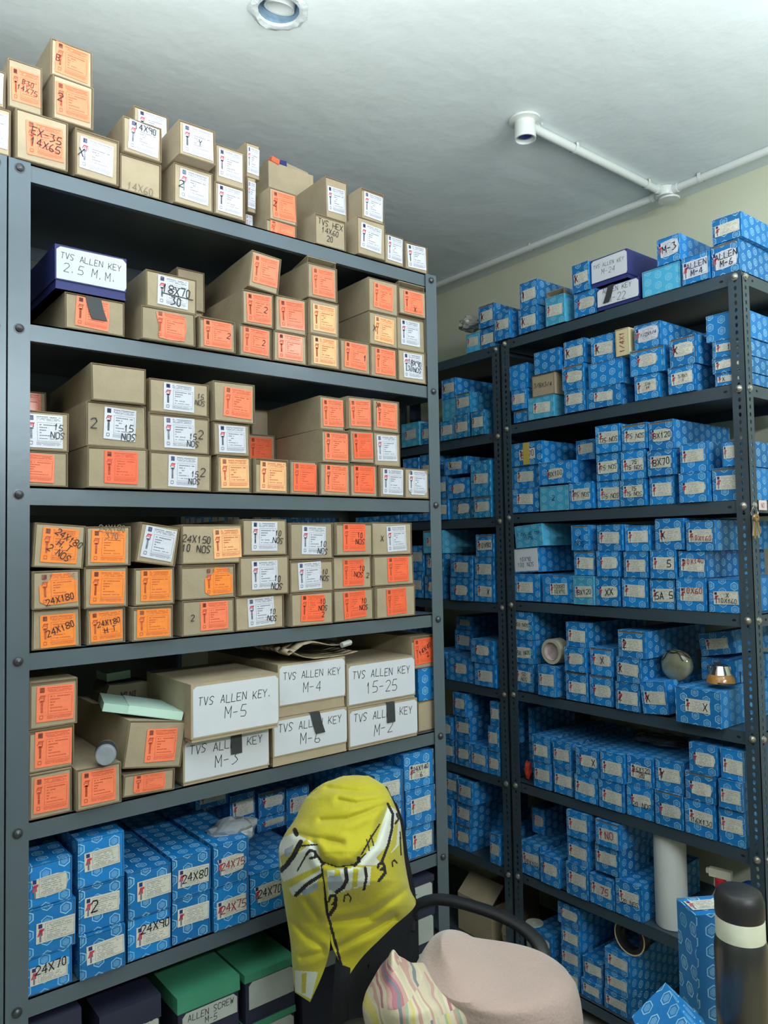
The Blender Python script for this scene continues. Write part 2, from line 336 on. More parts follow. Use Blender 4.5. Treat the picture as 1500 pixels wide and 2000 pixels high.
B1 -1.0334 -0.9504 2.3052 2.3739 0 0.335 b 1 4 5
B2 -1.7683 -1.7049 1.9165 1.9580 0 0.322 U 0 1 8
B2 -1.7669 -1.7015 1.9590 2.0306 0 0.336 b 1 0 7
B2 -1.7924 -1.6995 2.0316 2.1171 0.008 0.336 U 2 0 7
B2 -1.8085 -1.8126 1.9165 2.0614 0.06 0.295 N 0 0 8
B2 -1.6625 -1.5555 2.0636 2.1386 0 0.339 U 2 1 7
B2 -1.6785 -1.5811 1.9902 2.0626 0 0.339 N 1 1 7 t=3/8X3/4 th=.25
B2 -1.6999 -1.5879 1.9165 1.9892 0 0.327 c 0 2 8 lx=.55
B2 -1.5470 -1.4643 2.0712 2.1500 0 0.327 b 2 2 7 t=X tx=.2
B2 -1.5520 -1.4671 1.9919 2.0702 0 0.317 b 1 2 7
B2 -1.5423 -1.4621 1.9165 1.9909 0 0.336 b 0 3 8
B2 -1.4604 -1.3355 1.9165 1.9795 0 0.338 b 0 4 8
B2 -1.4501 -1.3255 1.9805 2.0589 0 0.326 U 1 3 7
B2 -1.4415 -1.3513 2.0599 2.1416 0 0.332 b 2 3 7 t=X tx=.2
B2 -1.3450 -1.2976 2.0599 2.1430 0 0.332 t 2 4 7 t=1/4X1 ta=90 ink=red
B2 -1.2826 -1.1962 2.0681 2.1398 0 0.333 b 2 5 7 t=1/2X1/4 big=1
B2 -1.2997 -1.1859 1.9900 2.0671 0 0.317 b 1 4 7
B2 -1.2864 -1.2051 1.9165 1.9890 0 0.334 b 0 5 8 t=3/8/X4
B2 -1.1705 -1.0887 1.9930 2.0745 0 0.329 b 1 5 7 t=X tx=.2
B2 -1.1768 -1.0933 1.9165 1.9920 0 0.331 b 0 6 8 t=3/8X1/5
B2 -1.0667 -0.9615 2.0440 2.1175 0.008 0.324 U 3 0 1
B2 -1.0484 -0.9647 1.9964 2.0430 0.008 0.330 b 2 6 7 t=1
B2 -1.0472 -0.9666 1.9515 1.9954 0.008 0.334 b 1 6 7
B2 -1.0416 -0.9683 1.9165 1.9505 0.008 0.330 b 0 7 8 t=X tx=.3
B3 -1.7825 -1.6444 1.7657 1.8438 0.008 0.332 b 2 0 5 t=8X70 ink=brown tapey=1
B3 -1.7875 -1.6602 1.6886 1.7647 0.008 0.314 b 1 0 7
B3 -1.7901 -1.6628 1.6055 1.6876 0.008 0.317 b 0 0 8
B3 -1.6557 -1.5215 1.6920 1.7663 0 0.325 b 1 1 7 t=8X100
B3 -1.6564 -1.5374 1.6055 1.6868 0 0.330 u 0 1 8 t=2
B3 -1.5358 -1.4420 1.6055 1.6910 0 0.319 b 0 2 8 t=75_NOS
B3 -1.5487 -1.4747 1.7673 1.8327 0.06 0.295 b 2 1 5
B3 -1.4273 -1.3381 1.7729 1.8582 0 0.330 b 2 2 5 t=75_NOS ty=.3
B3 -1.4302 -1.3449 1.6877 1.7719 0 0.314 b 1 2 7 t=75_NOS
B3 -1.4331 -1.3480 1.6055 1.6867 0 0.326 b 0 3 8 t=75_NOS ty=.3
B3 -1.3355 -1.2483 1.7724 1.8504 0 0.319 b 2 3 5 t=75_NOS
B3 -1.3405 -1.2563 1.6853 1.7714 0 0.314 b 1 3 7 t=75/75_NOS
B3 -1.3469 -1.2595 1.6055 1.6843 0 0.316 b 0 4 8 t=75/75_NOS
B3 -1.2461 -1.1653 1.7637 1.8476 0 0.321 b 2 4 5 t=8X120
B3 -1.2489 -1.1653 1.6885 1.7627 0 0.318 b 1 4 7 t=8X70
B3 -1.2520 -1.1729 1.6055 1.6875 0 0.318 b 0 5 8
B3 -1.1521 -1.0704 1.6893 1.7719 0 0.314 b 1 5 7
B3 -1.1535 -1.0663 1.6055 1.6883 0 0.325 b 0 6 8
B3 -1.0616 -0.9782 1.6055 1.6955 0.008 0.323 b 0 7 8
B3 -1.0313 -0.9741 1.6965 1.7658 0.008 0.329 b 1 6 7
B4 -1.7709 -1.6496 1.4833 1.5580 0 0.329 c 2 0 6 roll=-4 t=X_TVS_NO_TBR/10X90 nolabel=1 th=.22
B4 -1.7879 -1.6720 1.3979 1.4823 0.008 0.319 w 1 0 6 roll=-3 t=10X90/100_NOS ink=dark th=.12
B4 -1.8050 -1.6728 1.3045 1.3969 0.008 0.337 b 0 0 8
B4 -1.6606 -1.5306 1.3045 1.3946 0 0.313 b 0 1 8 t=10X80/10X90
B4 -1.5296 -1.4603 1.4750 1.5542 0 0.324 U 2 1 6 t=X/NOS ty=.4
B4 -1.5264 -1.4459 1.3956 1.4740 0 0.320 b 1 1 6
B4 -1.5274 -1.4473 1.3045 1.3946 0 0.324 c 0 2 8 t=8X120 lx=.5
B4 -1.4308 -1.3404 1.4729 1.5518 0 0.316 b 2 2 6
B4 -1.4374 -1.3540 1.3942 1.4719 0 0.335 b 1 2 6
B4 -1.4457 -1.3586 1.3045 1.3932 0 0.323 b 0 3 8 t=XX
B4 -1.3362 -1.2529 1.4709 1.5474 0 0.314 b 2 3 6
B4 -1.3426 -1.2608 1.3932 1.4699 0 0.329 b 1 3 6
B4 -1.3527 -1.2670 1.3045 1.3922 0 0.315 b 0 4 8
B4 -1.2351 -1.1447 1.4747 1.5640 0 0.328 b 2 4 6 t=X tx=.2
B4 -1.2535 -1.1715 1.3922 1.4737 0 0.322 b 1 4 6 t=5 tx=.8
B4 -1.2617 -1.1809 1.3045 1.3912 0 0.329 b 0 5 8 t=5A_5
B4 -1.1386 -1.0525 1.4713 1.5547 0 0.339 b 2 5 6 t=10X160 ink=red ty=.3
B4 -1.1665 -1.0820 1.3971 1.4703 0 0.335 b 1 5 6 t=10X140 ink=red ty=.8
B4 -1.1775 -1.0863 1.3045 1.3961 0 0.324 b 0 6 8 t=10X60 ink=red ty=.8
B4 -1.0806 -0.9859 1.3045 1.3943 0.008 0.335 b 0 7 8 t=X/10X160
B5 -1.7882 -1.7104 1.1723 1.2655 0.008 0.330 b 2 0 3 t=50_NOS yaw=3 lx=.4
B5 -1.7890 -1.7091 1.0914 1.1713 0.008 0.323 b 1 0 4 t=50_NOS yaw=3 lx=.4
B5 -1.7895 -1.7141 0.9975 1.0904 0.008 0.317 b 0 0 7 t=50/NOS lx=.4
B5 -1.6816 -1.6084 0.9975 1.0971 0 0.329 b 0 1 7
B5 -1.5689 -1.4886 1.1674 1.2446 0 0.328 b 2 1 3
B5 -1.5695 -1.4876 1.0909 1.1664 0 0.339 b 1 1 4
B5 -1.5725 -1.4883 0.9975 1.0899 0 0.339 b 0 2 7
B5 -1.4748 -1.3918 1.0894 1.1738 0 0.329 b 1 2 4 t=X
B5 -1.4816 -1.3967 0.9975 1.0884 0 0.322 b 0 3 7
B5 -1.3709 -1.2762 1.1557 1.2353 0 0.337 b 2 2 3 t=2 tx=.15
B5 -1.3790 -1.2943 1.0803 1.1547 0 0.313 b 1 3 4 t=X tx=.15
B5 -1.3833 -1.3005 0.9975 1.0793 0 0.316 b 0 4 7 t=2 tx=.15
B5 -1.2912 -1.2080 0.9975 1.0899 0 0.328 b 0 5 7 roll=-6 t=X tx=.2
B5 -1.1757 -1.0427 0.9975 1.0952 -0.02 0.330 b 0 6 7 t=X tx=.85
B5 -1.1762 -1.0690 1.1617 1.2268 0.12 0.235 b 2 0 1 roll=-10
B6 -1.7181 -1.6460 0.7752 0.8596 0 0.330 b 1 0 8
B6 -1.6342 -1.5615 0.7713 0.8574 0 0.337 b 1 1 8
B6 -1.5386 -1.4492 0.7701 0.8569 0 0.323 b 1 2 8 t=X tx=.85
B6 -1.4447 -1.3585 0.7763 0.8627 0 0.325 b 1 3 8
B6 -1.3564 -1.2666 0.7837 0.8666 0 0.319 b 1 4 8 t=16X120/20 ul=1
B6 -1.2630 -1.1738 0.7886 0.8758 0 0.321 b 1 5 8 t=Y tx=.2
B6 -1.7166 -1.6426 0.6895 0.7742 0 0.339 b 0 0 8
B6 -1.6327 -1.5546 0.6895 0.7703 0 0.323 b 0 1 8
B6 -1.5475 -1.4599 0.6895 0.7691 0 0.339 b 0 2 8
B6 -1.4550 -1.3652 0.6895 0.7753 0 0.338 b 0 3 8
B6 -1.3594 -1.2697 0.6895 0.7827 0 0.329 b 0 4 8 t=20_NOS ty=.15
B6 -1.2645 -1.1772 0.6895 0.7876 0 0.320 b 0 5 8
B6 -1.1543 -1.0719 0.8626 0.9408 0 0.339 b 2 0 2
B6 -1.1666 -1.0792 0.7853 0.8616 0 0.326 b 1 6 8
B6 -1.1728 -1.0836 0.6895 0.7843 0 0.324 b 0 6 8 t=16X130 ty=.25
B6 -1.0660 -1.0008 0.8621 0.9412 0 0.321 b 2 1 2 yaw=1
B6 -1.0705 -1.0040 0.7854 0.8611 0 0.340 b 1 7 8 yaw=1
B6 -1.0769 -1.0043 0.6895 0.7844 0 0.326 b 0 7 8 yaw=1
B6 -1.8085 -1.8296 0.7507 0.9175 0.12 0.235 U 1 0 1
B7 -1.8085 -1.7514 0.4927 0.5792 0.09 0.265 b 1 0 3
B7 -1.7850 -1.6972 0.3855 0.4917 0.008 0.316 b 0 0 5 t=20X100 ty=.2
B7 -1.6941 -1.6155 0.3855 0.4768 0 0.330 b 0 1 5
B7 -1.5797 -1.4923 0.5690 0.6505 0 0.325 b 2 0 2
B7 -1.5847 -1.5012 0.4868 0.5680 0 0.156 b 1 1 3
B7 -1.5876 -1.5041 0.3855 0.4858 0 0.156 b 0 2 5
B7 -1.4706 -1.3820 0.5732 0.6505 0 0.335 b 2 1 2 ink=red t=NO
B7 -1.4811 -1.3921 0.4896 0.5722 0 0.156 b 1 2 3
B7 -1.5020 -1.4118 0.3855 0.4738 0 0.156 b 0 3 5 ink=red t=_75
B7 -1.4093 -1.3172 0.3855 0.4886 0 0.320 b 0 4 5 t=20_NOS ty=.15
B7 -1.5827 -1.4139 0.3855 0.5592 0.16 0.195 U 0 0 1
B8 -1.7684 -1.6747 0.0765 0.1350 0.02 0.334 b 0 0 4
B8 -1.7659 -1.6723 0.1360 0.2033 0.02 0.319 b 1 0 4
B8 -1.6396 -1.5646 0.0765 0.1318 0.02 0.320 b 0 1 4
B8 -1.6372 -1.5622 0.1328 0.1993 0.02 0.317 b 1 1 4
B8 -1.6348 -1.5598 0.2003 0.2669 0.02 0.335 b 2 0 2
B8 -1.6448 -1.5574 0.2679 0.3345 0.02 0.321 b 3 0 1
B8 -1.5571 -1.4804 0.0765 0.1285 0.02 0.329 b 0 2 4
B8 -1.5547 -1.4780 0.1295 0.1941 0.02 0.326 b 1 2 4
B8 -1.4715 -1.3828 0.0765 0.1332 0.02 0.330 b 0 3 4
B8 -1.4692 -1.3805 0.1342 0.1952 0.02 0.329 b 1 3 4
B8 -1.4668 -1.3782 0.1962 0.2588 0.02 0.333 b 2 1 2
B5 -1.1762 -1.0710 1.0962 1.1607 0.12 0.235 U 1 0 1
B6 -1.8085 -1.8316 0.6895 0.7497 0.12 0.235 U 0 0 1
C1 -1.9190 -1.8408 2.2804 2.3613 0 0.316 b 1 0 1 t=X tx=.2
C1 -1.9903 -1.9202 2.2065 2.2763 0 0.333 c 0 0 2
C1 -1.9186 -1.8459 2.2065 2.2794 0 0.321 b 0 1 2
C2 -2.1281 -2.0501 2.0553 2.1312 0 0.327 b 2 0 1 t=X tx=.2
C2 -2.1281 -2.0553 1.9717 2.0543 0 0.322 c 1 0 2 nolabel=1
C2 -2.1302 -2.0555 1.8965 1.9707 0 0.321 c 0 2 5 shiny=1
C2 -2.0515 -1.9735 1.9852 2.0655 0 0.327 b 1 1 2 shiny=1
C2 -2.0539 -1.9761 1.8965 1.9842 0 0.325 b 0 3 5 shiny=1
C2 -1.9651 -1.8982 1.8965 1.9856 0 0.323 c 0 4 5 shiny=1
C2 -2.3627 -2.2504 1.8965 1.9922 0 0.333 c 0 0 5
C2 -2.2488 -2.1749 1.8965 1.9817 0 0.329 b 0 1 5
C3 -2.1205 -1.9971 1.7633 1.8273 0 0.314 b 2 0 1 t=X tx=.2
C3 -2.1033 -1.9837 1.6727 1.7483 0 0.320 b 1 3 5
C3 -2.0915 -1.9656 1.5955 1.6717 0 0.325 b 0 5 7 shiny=1
C3 -1.9640 -1.8758 1.5955 1.6717 0 0.338 b 0 6 7 shiny=1
C3 -1.9751 -1.8740 1.6727 1.8016 0 0.337 b 1 4 5 shiny=1 t=none
C3 -2.1868 -2.1065 1.6787 1.7623 0 0.328 b 1 2 5
C3 -2.1893 -2.0950 1.5955 1.6777 0 0.313 b 0 4 7
C3 -2.3583 -2.2573 1.7222 1.8502 0 0.334 b 1 0 5
C3 -2.2544 -2.1877 1.7222 1.8551 0 0.324 b 1 1 5
C3 -2.3879 -2.2459 1.5955 1.7212 0 0.328 b 0 2 7
C3 -2.2431 -2.1929 1.5955 1.6836 0 0.332 b 0 3 7
C3 -2.6827 -2.5280 1.5955 1.6909 0 0.330 b 0 0 7
C3 -2.5231 -2.3923 1.5955 1.6873 0 0.326 b 0 1 7
C4 -1.9588 -1.8704 1.4542 1.5348 0 0.338 b 2 1 2 t=10X80
C4 -1.9694 -1.8731 1.3727 1.4532 0 0.323 b 1 3 4
C4 -1.9715 -1.8733 1.2925 1.3717 0 0.323 b 0 3 4 t=X tx=.8
C4 -2.0956 -1.9771 1.3795 1.4587 0 0.336 b 1 2 4
C4 -2.0956 -1.9771 1.2925 1.3785 0 0.318 b 0 2 4
C4 -2.2408 -2.1413 1.3837 1.4667 0 0.321 b 1 1 4 shiny=1
C4 -2.2435 -2.1439 1.2925 1.3827 0 0.335 b 0 1 4
C4 -2.2441 -2.1298 1.4677 1.5565 0 0.315 c 2 0 2
C4 -2.3329 -2.2495 1.3977 1.4993 0 0.336 b 1 0 4
C4 -2.3361 -2.2526 1.2925 1.3967 0 0.332 b 0 0 4
C5 -1.9947 -1.8803 1.0739 1.1566 0 0.325 b 1 0 1
C5 -1.9816 -1.8733 0.9915 1.0729 0 0.321 b 0 3 4
C5 -2.1360 -1.9865 0.9915 1.0844 0 0.334 b 0 2 4
C5 -2.6982 -2.5327 0.9915 1.1518 0.008 0.338 b 0 0 4
C5 -2.2016 -2.1029 1.0892 1.1658 0.12 0.235 b 1 0 1
C5 -2.1996 -2.1012 1.1668 1.2190 0.12 0.235 b 2 0 1
C5 -2.2679 -2.1559 0.9915 1.0882 0 0.328 b 0 1 4
C6 -1.9147 -1.8679 0.8570 0.9414 0 0.326 b 2 1 2
C6 -1.9199 -1.8683 0.7700 0.8560 0 0.322 b 1 2 3
C6 -1.9253 -1.8687 0.6855 0.7690 0 0.317 b 0 3 4
C6 -2.0978 -2.0304 0.8646 0.9490 0 0.329 b 2 0 2
C6 -2.0953 -2.0172 0.7785 0.8636 0 0.335 b 1 1 3
C6 -2.0898 -2.0121 0.6855 0.7775 0 0.315 b 0 1 4
C6 -2.0096 -1.9275 0.6855 0.7754 0 0.319 b 0 2 4
C6 -2.1542 -2.1014 0.7722 0.8516 0 0.335 b 1 0 3
C6 -2.1513 -2.0956 0.6855 0.7712 0 0.334 b 0 0 4
C7 -2.0777 -2.0010 0.5504 0.6345 0 0.331 b 2 1 2
C7 -2.0967 -2.0194 0.4656 0.5494 0 0.313 b 1 1 2
C7 -2.1075 -2.0274 0.3765 0.4646 0 0.332 b 0 1 3
C7 -2.1494 -2.0833 0.5504 0.6419 0 0.339 b 2 0 2
C7 -2.1549 -2.1054 0.4653 0.5485 0 0.340 b 1 0 2
C7 -2.1602 -2.1108 0.3765 0.4643 0 0.332 b 0 0 3
C7 -1.9255 -1.8758 0.3765 0.4815 0 0.314 b 0 2 3
"""
CLOTH = json.loads('''{"AL":[[-0.0158,1.0306],[-0.0601,1.0149],[-0.0939,0.9866],[-0.1164,0.9458],[-0.1388,0.9134],[-0.1506,0.8797],[-0.1432,0.803],[-0.1298,0.7113],[-0.1244,0.6403],[-0.1208,0.6019]],"AR":[[0.0083,1.0322],[0.0059,1.0158],[0.0002,0.9849],[-0.014,0.944],[-0.0355,0.9033],[-0.0601,0.8628],[-0.057,0.7913],[-0.0489,0.7048],[-0.0601,0.6493],[-0.091,0.5823]],"BL":[[0.0083,1.0322],[0.0059,1.0158],[0.0002,0.9849],[-0.014,0.944],[-0.0355,0.9033],[-0.0601,0.8628],[-0.0549,0.7913],[-0.0479,0.7048],[-0.0339,0.6671],[-0.0159,0.6263]],"BR":[[0.0344,1.0297],[0.0655,1.0096],[0.0807,0.9835],[0.0957,0.9421],[0.1012,0.901],[0.1046,0.8599],[0.1139,0.8036],[0.1247,0.7698],[0.076,0.7259],[0.0128,0.6683]],"creases":[[[-0.0632,0.9418],[-0.0088,0.9439],[0.0722,0.9734]],[[-0.026,0.9823],[0.0095,0.9745],[0.0682,0.9837]],[[-0.1137,0.915],[-0.072,0.9071],[-0.0231,0.896]],[[-0.0795,0.8969],[-0.0653,0.8629],[-0.0311,0.85],[0.0033,0.8545],[0.0426,0.8948],[0.072,0.9631]],[[-0.1365,0.752],[-0.0955,0.7107],[-0.0647,0.6899]],[[-0.0946,0.7818],[-0.0742,0.7509]],[[-0.0432,0.7402],[0.0297,0.7491],[0.1034,0.7987]],[[-0.0336,0.6893],[0.0292,0.7186],[0.0816,0.7482]],[[-0.1064,0.6703],[-0.0648,0.6797]],[[-0.0497,1.0064],[0.013,0.9971],[0.0601,0.9993]]],"white":[[[-0.1503,0.9054],[-0.1189,0.9181],[-0.0722,0.8937],[-0.0633,0.8578],[-0.0648,0.8302],[-0.0944,0.797],[-0.1235,0.7945],[-0.146,0.8316]],[[-0.0521,0.8422],[0.0366,0.8489],[0.0329,0.8122],[-0.0006,0.8056],[-0.0507,0.7912]],[[0.0033,0.8515],[0.0479,0.8968],[0.0722,0.9713],[0.1011,0.9523],[0.0937,0.8908],[0.0523,0.8506]],[[-0.1202,0.6453],[-0.0736,0.6415],[-0.0889,0.5873],[-0.1197,0.6039]]],"yell":[[[-0.1476,0.8725],[-0.0929,0.9044],[-0.0868,0.896],[-0.1436,0.854]],[[-0.1399,0.8213],[-0.0676,0.8527],[-0.0656,0.8445],[-0.1359,0.8049]],[[-0.0365,0.842],[-0.026,0.8418],[-0.0298,0.8031],[-0.0423,0.7961]],[[0.0,0.8444],[0.0105,0.8452],[0.0078,0.8085],[-0.0026,0.8067]],[[0.0473,0.8661],[0.0792,0.9013],[0.0873,0.9423],[0.0924,0.937],[0.0884,0.8909],[0.0575,0.8505]],[[-0.1068,0.64],[-0.0965,0.6398],[-0.0991,0.5995],[-0.1073,0.5997]]],"grey":[[[-0.0523,0.83],[-0.0262,0.8336],[-0.0191,0.8161],[-0.0371,0.8011],[-0.0506,0.8034]],[[-0.1203,0.8006],[-0.0942,0.8072],[-0.0732,0.8201],[-0.0713,0.8068],[-0.0944,0.794]],[[-0.1391,0.8847],[-0.1192,0.8946],[-0.1246,0.8762],[-0.1372,0.8693]]],"black":[[0.004877067921990586,[-0.1459,0.8439],[-0.1332,0.8559],[-0.1194,0.8741],[-0.1055,0.8994]],[0.003793275050437122,[-0.1163,0.7944],[-0.0941,0.8154],[-0.0647,0.8333]],[0.002709482178883659,[-0.0933,0.8757],[-0.087,0.8827],[-0.0766,0.8795],[-0.0767,0.8692],[-0.0861,0.8674]],[0.00325137861466039,[-0.0766,0.8754],[-0.0684,0.867],[-0.0613,0.8547]],[0.003793275050437122,[-0.0145,0.8446],[-0.0128,0.8232],[-0.0214,0.808],[-0.034,0.7991]],[0.002709482178883659,[0.024,0.846],[0.0269,0.8286],[0.0212,0.8032]],[0.002709482178883659,[0.0501,0.8456],[0.0523,0.8537],[0.0607,0.8546],[0.0637,0.8463],[0.0563,0.8414]],[0.00325137861466039,[0.0626,0.8484],[0.0645,0.8351],[0.0517,0.82]],[0.001625689307330195,[0.0793,0.8481],[0.0784,0.8563],[0.0837,0.8603],[0.0888,0.8551]],[0.002709482178883659,[-0.0499,0.781],[-0.0466,0.7921],[-0.0372,0.793],[-0.0342,0.7828],[-0.0427,0.7748]],[0.003793275050437122,[-0.0363,0.7858],[-0.0375,0.7706],[-0.0481,0.7555]],[0.001625689307330195,[-0.0197,0.7805],[-0.0185,0.7906],[-0.0112,0.7946],[-0.005,0.7884],[-0.0072,0.7802]],[0.002709482178883659,[0.0722,0.9734],[0.0823,0.9526],[0.0796,0.9219],[0.0718,0.8912],[0.0587,0.8587]],[0.001625689307330195,[0.0547,0.9326],[0.0376,0.9072],[0.0172,0.8737]],[0.0013547410894418294,[0.0281,0.9022],[0.034,0.8796]],[0.0013547410894418294,[0.0366,0.9103],[0.0425,0.8897]],[0.002709482178883659,[-0.057,0.7893],[-0.0533,0.7556],[-0.0435,0.7199],[-0.0337,0.6812],[-0.021,0.6305]],[0.001625689307330195,[-0.0644,0.8527],[-0.0597,0.8219],[-0.057,0.7893]],[0.003793275050437122,[0.0033,0.8515],[0.0128,0.8595],[0.0108,0.8657]],[0.001625689307330195,[-0.0654,0.8598],[-0.0312,0.848],[0.0033,0.8525],[0.0266,0.8736]],[0.004877067921990586,[-0.1167,0.9232],[-0.1137,0.915]],[0.0021675857431069268,[0.0906,0.9525],[0.0936,0.9421],[0.0872,0.934]],[0.0013547410894418294,[0.0962,0.9164],[0.0975,0.8703]],[0.001625689307330195,[-0.1125,0.8433],[-0.0933,0.8757]],[0.001625689307330195,[-0.0722,0.8937],[-0.1035,0.8922]]],"pL":[[-0.0905,0.8034],[-0.1061,0.7836],[-0.1288,0.7649],[-0.1471,0.7391],[-0.1567,0.7046],[-0.1583,0.6183]],"pR":[[-0.0763,0.8023],[-0.0303,0.7841],[0.0184,0.7658],[0.1206,0.7545],[0.1495,0.7037],[0.1477,0.613]],"fL":[[-0.0496,0.8223],[-0.0629,0.7942],[-0.0847,0.7655],[-0.0996,0.7393],[-0.0943,0.6995],[-0.0823,0.6581]],"fR":[[-0.0453,0.8222],[-0.0288,0.7936],[0.0049,0.7764],[0.0687,0.7695],[0.0909,0.7376],[0.0873,0.6551]]}''')
# ---------------------------------------------------------------- mesh helpers
class MB:
    """collects faces; build() links them as one mesh object with metre-scaled UVs"""
    def __init__(s): s.v = []; s.f = []; s.m = []; s.smooth = []
    def face(s, pts, mi=0, sm=False):
        i = len(s.v); s.v += [tuple(p) for p in pts]; s.f.append(tuple(range(i, i+len(pts)))); s.m.append(mi); s.smooth.append(sm)
    def idx(s, verts, faces, mi=0, sm=False):
        i = len(s.v); s.v += [tuple(p) for p in verts]
        for f in faces: s.f.append(tuple(i+k for k in f)); s.m.append(mi); s.smooth.append(sm)
    def box(s, x0, x1, y0, y1, z0, z1, mi=0, M=None):
        v = [(x0, y0, z0), (x1, y0, z0), (x1, y1, z0), (x0, y1, z0), (x0, y0, z1), (x1, y0, z1), (x1, y1, z1), (x0, y1, z1)]
        if M is not None: v = [M @ Vector(p) for p in v]
        s.idx(v, [(0, 3, 2, 1), (4, 5, 6, 7), (0, 1, 5, 4), (1, 2, 6, 5), (2, 3, 7, 6), (3, 0, 4, 7)], mi)
    def tube(s, pts, r, n=10, mi=0, closed=False, flat=1.0, caps=True):
        pts = [Vector(p) for p in pts]; k = len(pts); rings = []
        for i, p in enumerate(pts):
            if closed: t = pts[(i+1) % k]-pts[i-1]
            else: t = pts[min(i+1, k-1)]-pts[max(i-1, 0)]
            t.normalize(); up = Vector((0, 0, 1)) if abs(t.z) < .95 else Vector((1, 0, 0))
            a = t.cross(up).normalized(); b = a.cross(t).normalized()
            rr = r[i] if isinstance(r, (list, tuple)) else r
            rings.append([p + a*math.cos(2*math.pi*j/n)*rr + b*math.sin(2*math.pi*j/n)*rr*flat for j in range(n)])
        v = [q for rg in rings for q in rg]; f = []
        for i in range(k if closed else k-1):
            for j in range(n):
                a0 = i*n+j; a1 = i*n+(j+1) % n; b0 = ((i+1) % k)*n+j; b1 = ((i+1) % k)*n+(j+1) % n
                f.append((a0, a1, b1, b0))
        if not closed and caps: f += [tuple(reversed(range(n))), tuple((k-1)*n+j for j in range(n))]
        s.idx(v, f, mi, True)
    def lathe(s, prof, n=24, mi=0, M=None):
        v = []; f = []
        for r, z in prof:
            for j in range(n): v.append(Vector((r*math.cos(2*math.pi*j/n), r*math.sin(2*math.pi*j/n), z)))
        for i in range(len(prof)-1):
            for j in range(n): f.append((i*n+j, i*n+(j+1) % n, (i+1)*n+(j+1) % n, (i+1)*n+j))
        if M is not None: v = [M @ p for p in v]
        s.idx(v, f, mi, True)
    def mesh(s, name, mats):
        me = bpy.data.meshes.new(name); me.from_pydata(s.v, [], s.f)
        for m in (mats if isinstance(mats, (list, tuple)) else [mats]): me.materials.append(m)
        me.polygons.foreach_set('material_index', s.m); me.polygons.foreach_set('use_smooth', s.smooth)
        uv = me.uv_layers.new(name='UVMap'); dat = []
        for p in me.polygons:
            n = p.normal; a = max(range(3), key=lambda k: abs(n[k]))
            for li in p.loop_indices:
                c = me.vertices[me.loops[li].vertex_index].co
                dat += (c.y, c.z) if a == 0 else ((c.x, c.z) if a == 1 else (c.x, c.y))
        uv.data.foreach_set('uv', dat)
        if any(s.smooth): me.set_sharp_from_angle(angle=math.radians(42))
        me.update(); return me
    def build(s, name, mats, parent=None):
        return link(name, s.mesh(name, mats), parent)
def link(name, me, parent=None):
    o = bpy.data.objects.new(name, me); COL.objects.link(o)
    if parent is not None: o.parent = parent
    return o
def tag(o, label=None, cat=None, group=None, kind=None):
    if label: o['label'] = label
    if cat: o['category'] = cat
    if group: o['group'] = group
    if kind: o['kind'] = kind
    return o
def empty(name, loc=(0, 0, 0), rz=0):
    o = bpy.data.objects.new(name, None); COL.objects.link(o); o.location = loc; o.rotation_euler.z = rz; o.empty_display_size = .05; return o
# single-stroke handwriting on a 4 x 6 grid
FONT = {'A': '00 26 40|12 32', 'B': '00 06 26 35 34 23 03|23 32 31 20 00', 'C': '45 36 16 05 01 10 30 41', 'D': '00 06 26 44 42 20 00',
 'E': '46 06 00 40|03 33', 'F': '46 06 00|03 33', 'G': '45 36 16 05 01 10 30 41 43 23', 'H': '00 06|40 46|03 43', 'I': '06 26|16 10|00 20', 'J': '36 31 20 10 01',
 'K': '00 06|46 02|13 40', 'L': '06 00 40', 'M': '00 06 22 46 40', 'N': '00 06 40 46', 'O': '16 05 01 10 30 41 45 36 16', 'P': '00 06 36 45 44 33 03',
 'Q': '16 05 01 10 30 41 45 36 16|22 40', 'R': '00 06 36 45 44 33 03|23 40', 'S': '45 36 16 05 04 32 31 20 00', 'T': '06 46|26 20', 'U': '06 01 10 30 41 46',
 'V': '06 20 46', 'W': '06 10 24 30 46', 'X': '00 46|06 40', 'Y': '06 23 46|23 20', 'Z': '06 46 00 40', '0': '16 05 01 10 20 31 35 26 16', '1': '14 26 20',
 '2': '05 16 36 45 44 00 40', '3': '06 36 24 33 42 31 10 00', '4': '30 36 02 42', '5': '46 16 03 33 42 41 30 00', '6': '36 14 01 10 30 41 32 02',
 '7': '06 46 20', '8': '23 04 05 16 36 45 44 23 02 01 10 30 41 42 23', '9': '43 14 05 16 36 45 40', '-': '03 33', '.': '10 11', '/': '00 46', '_': ''}
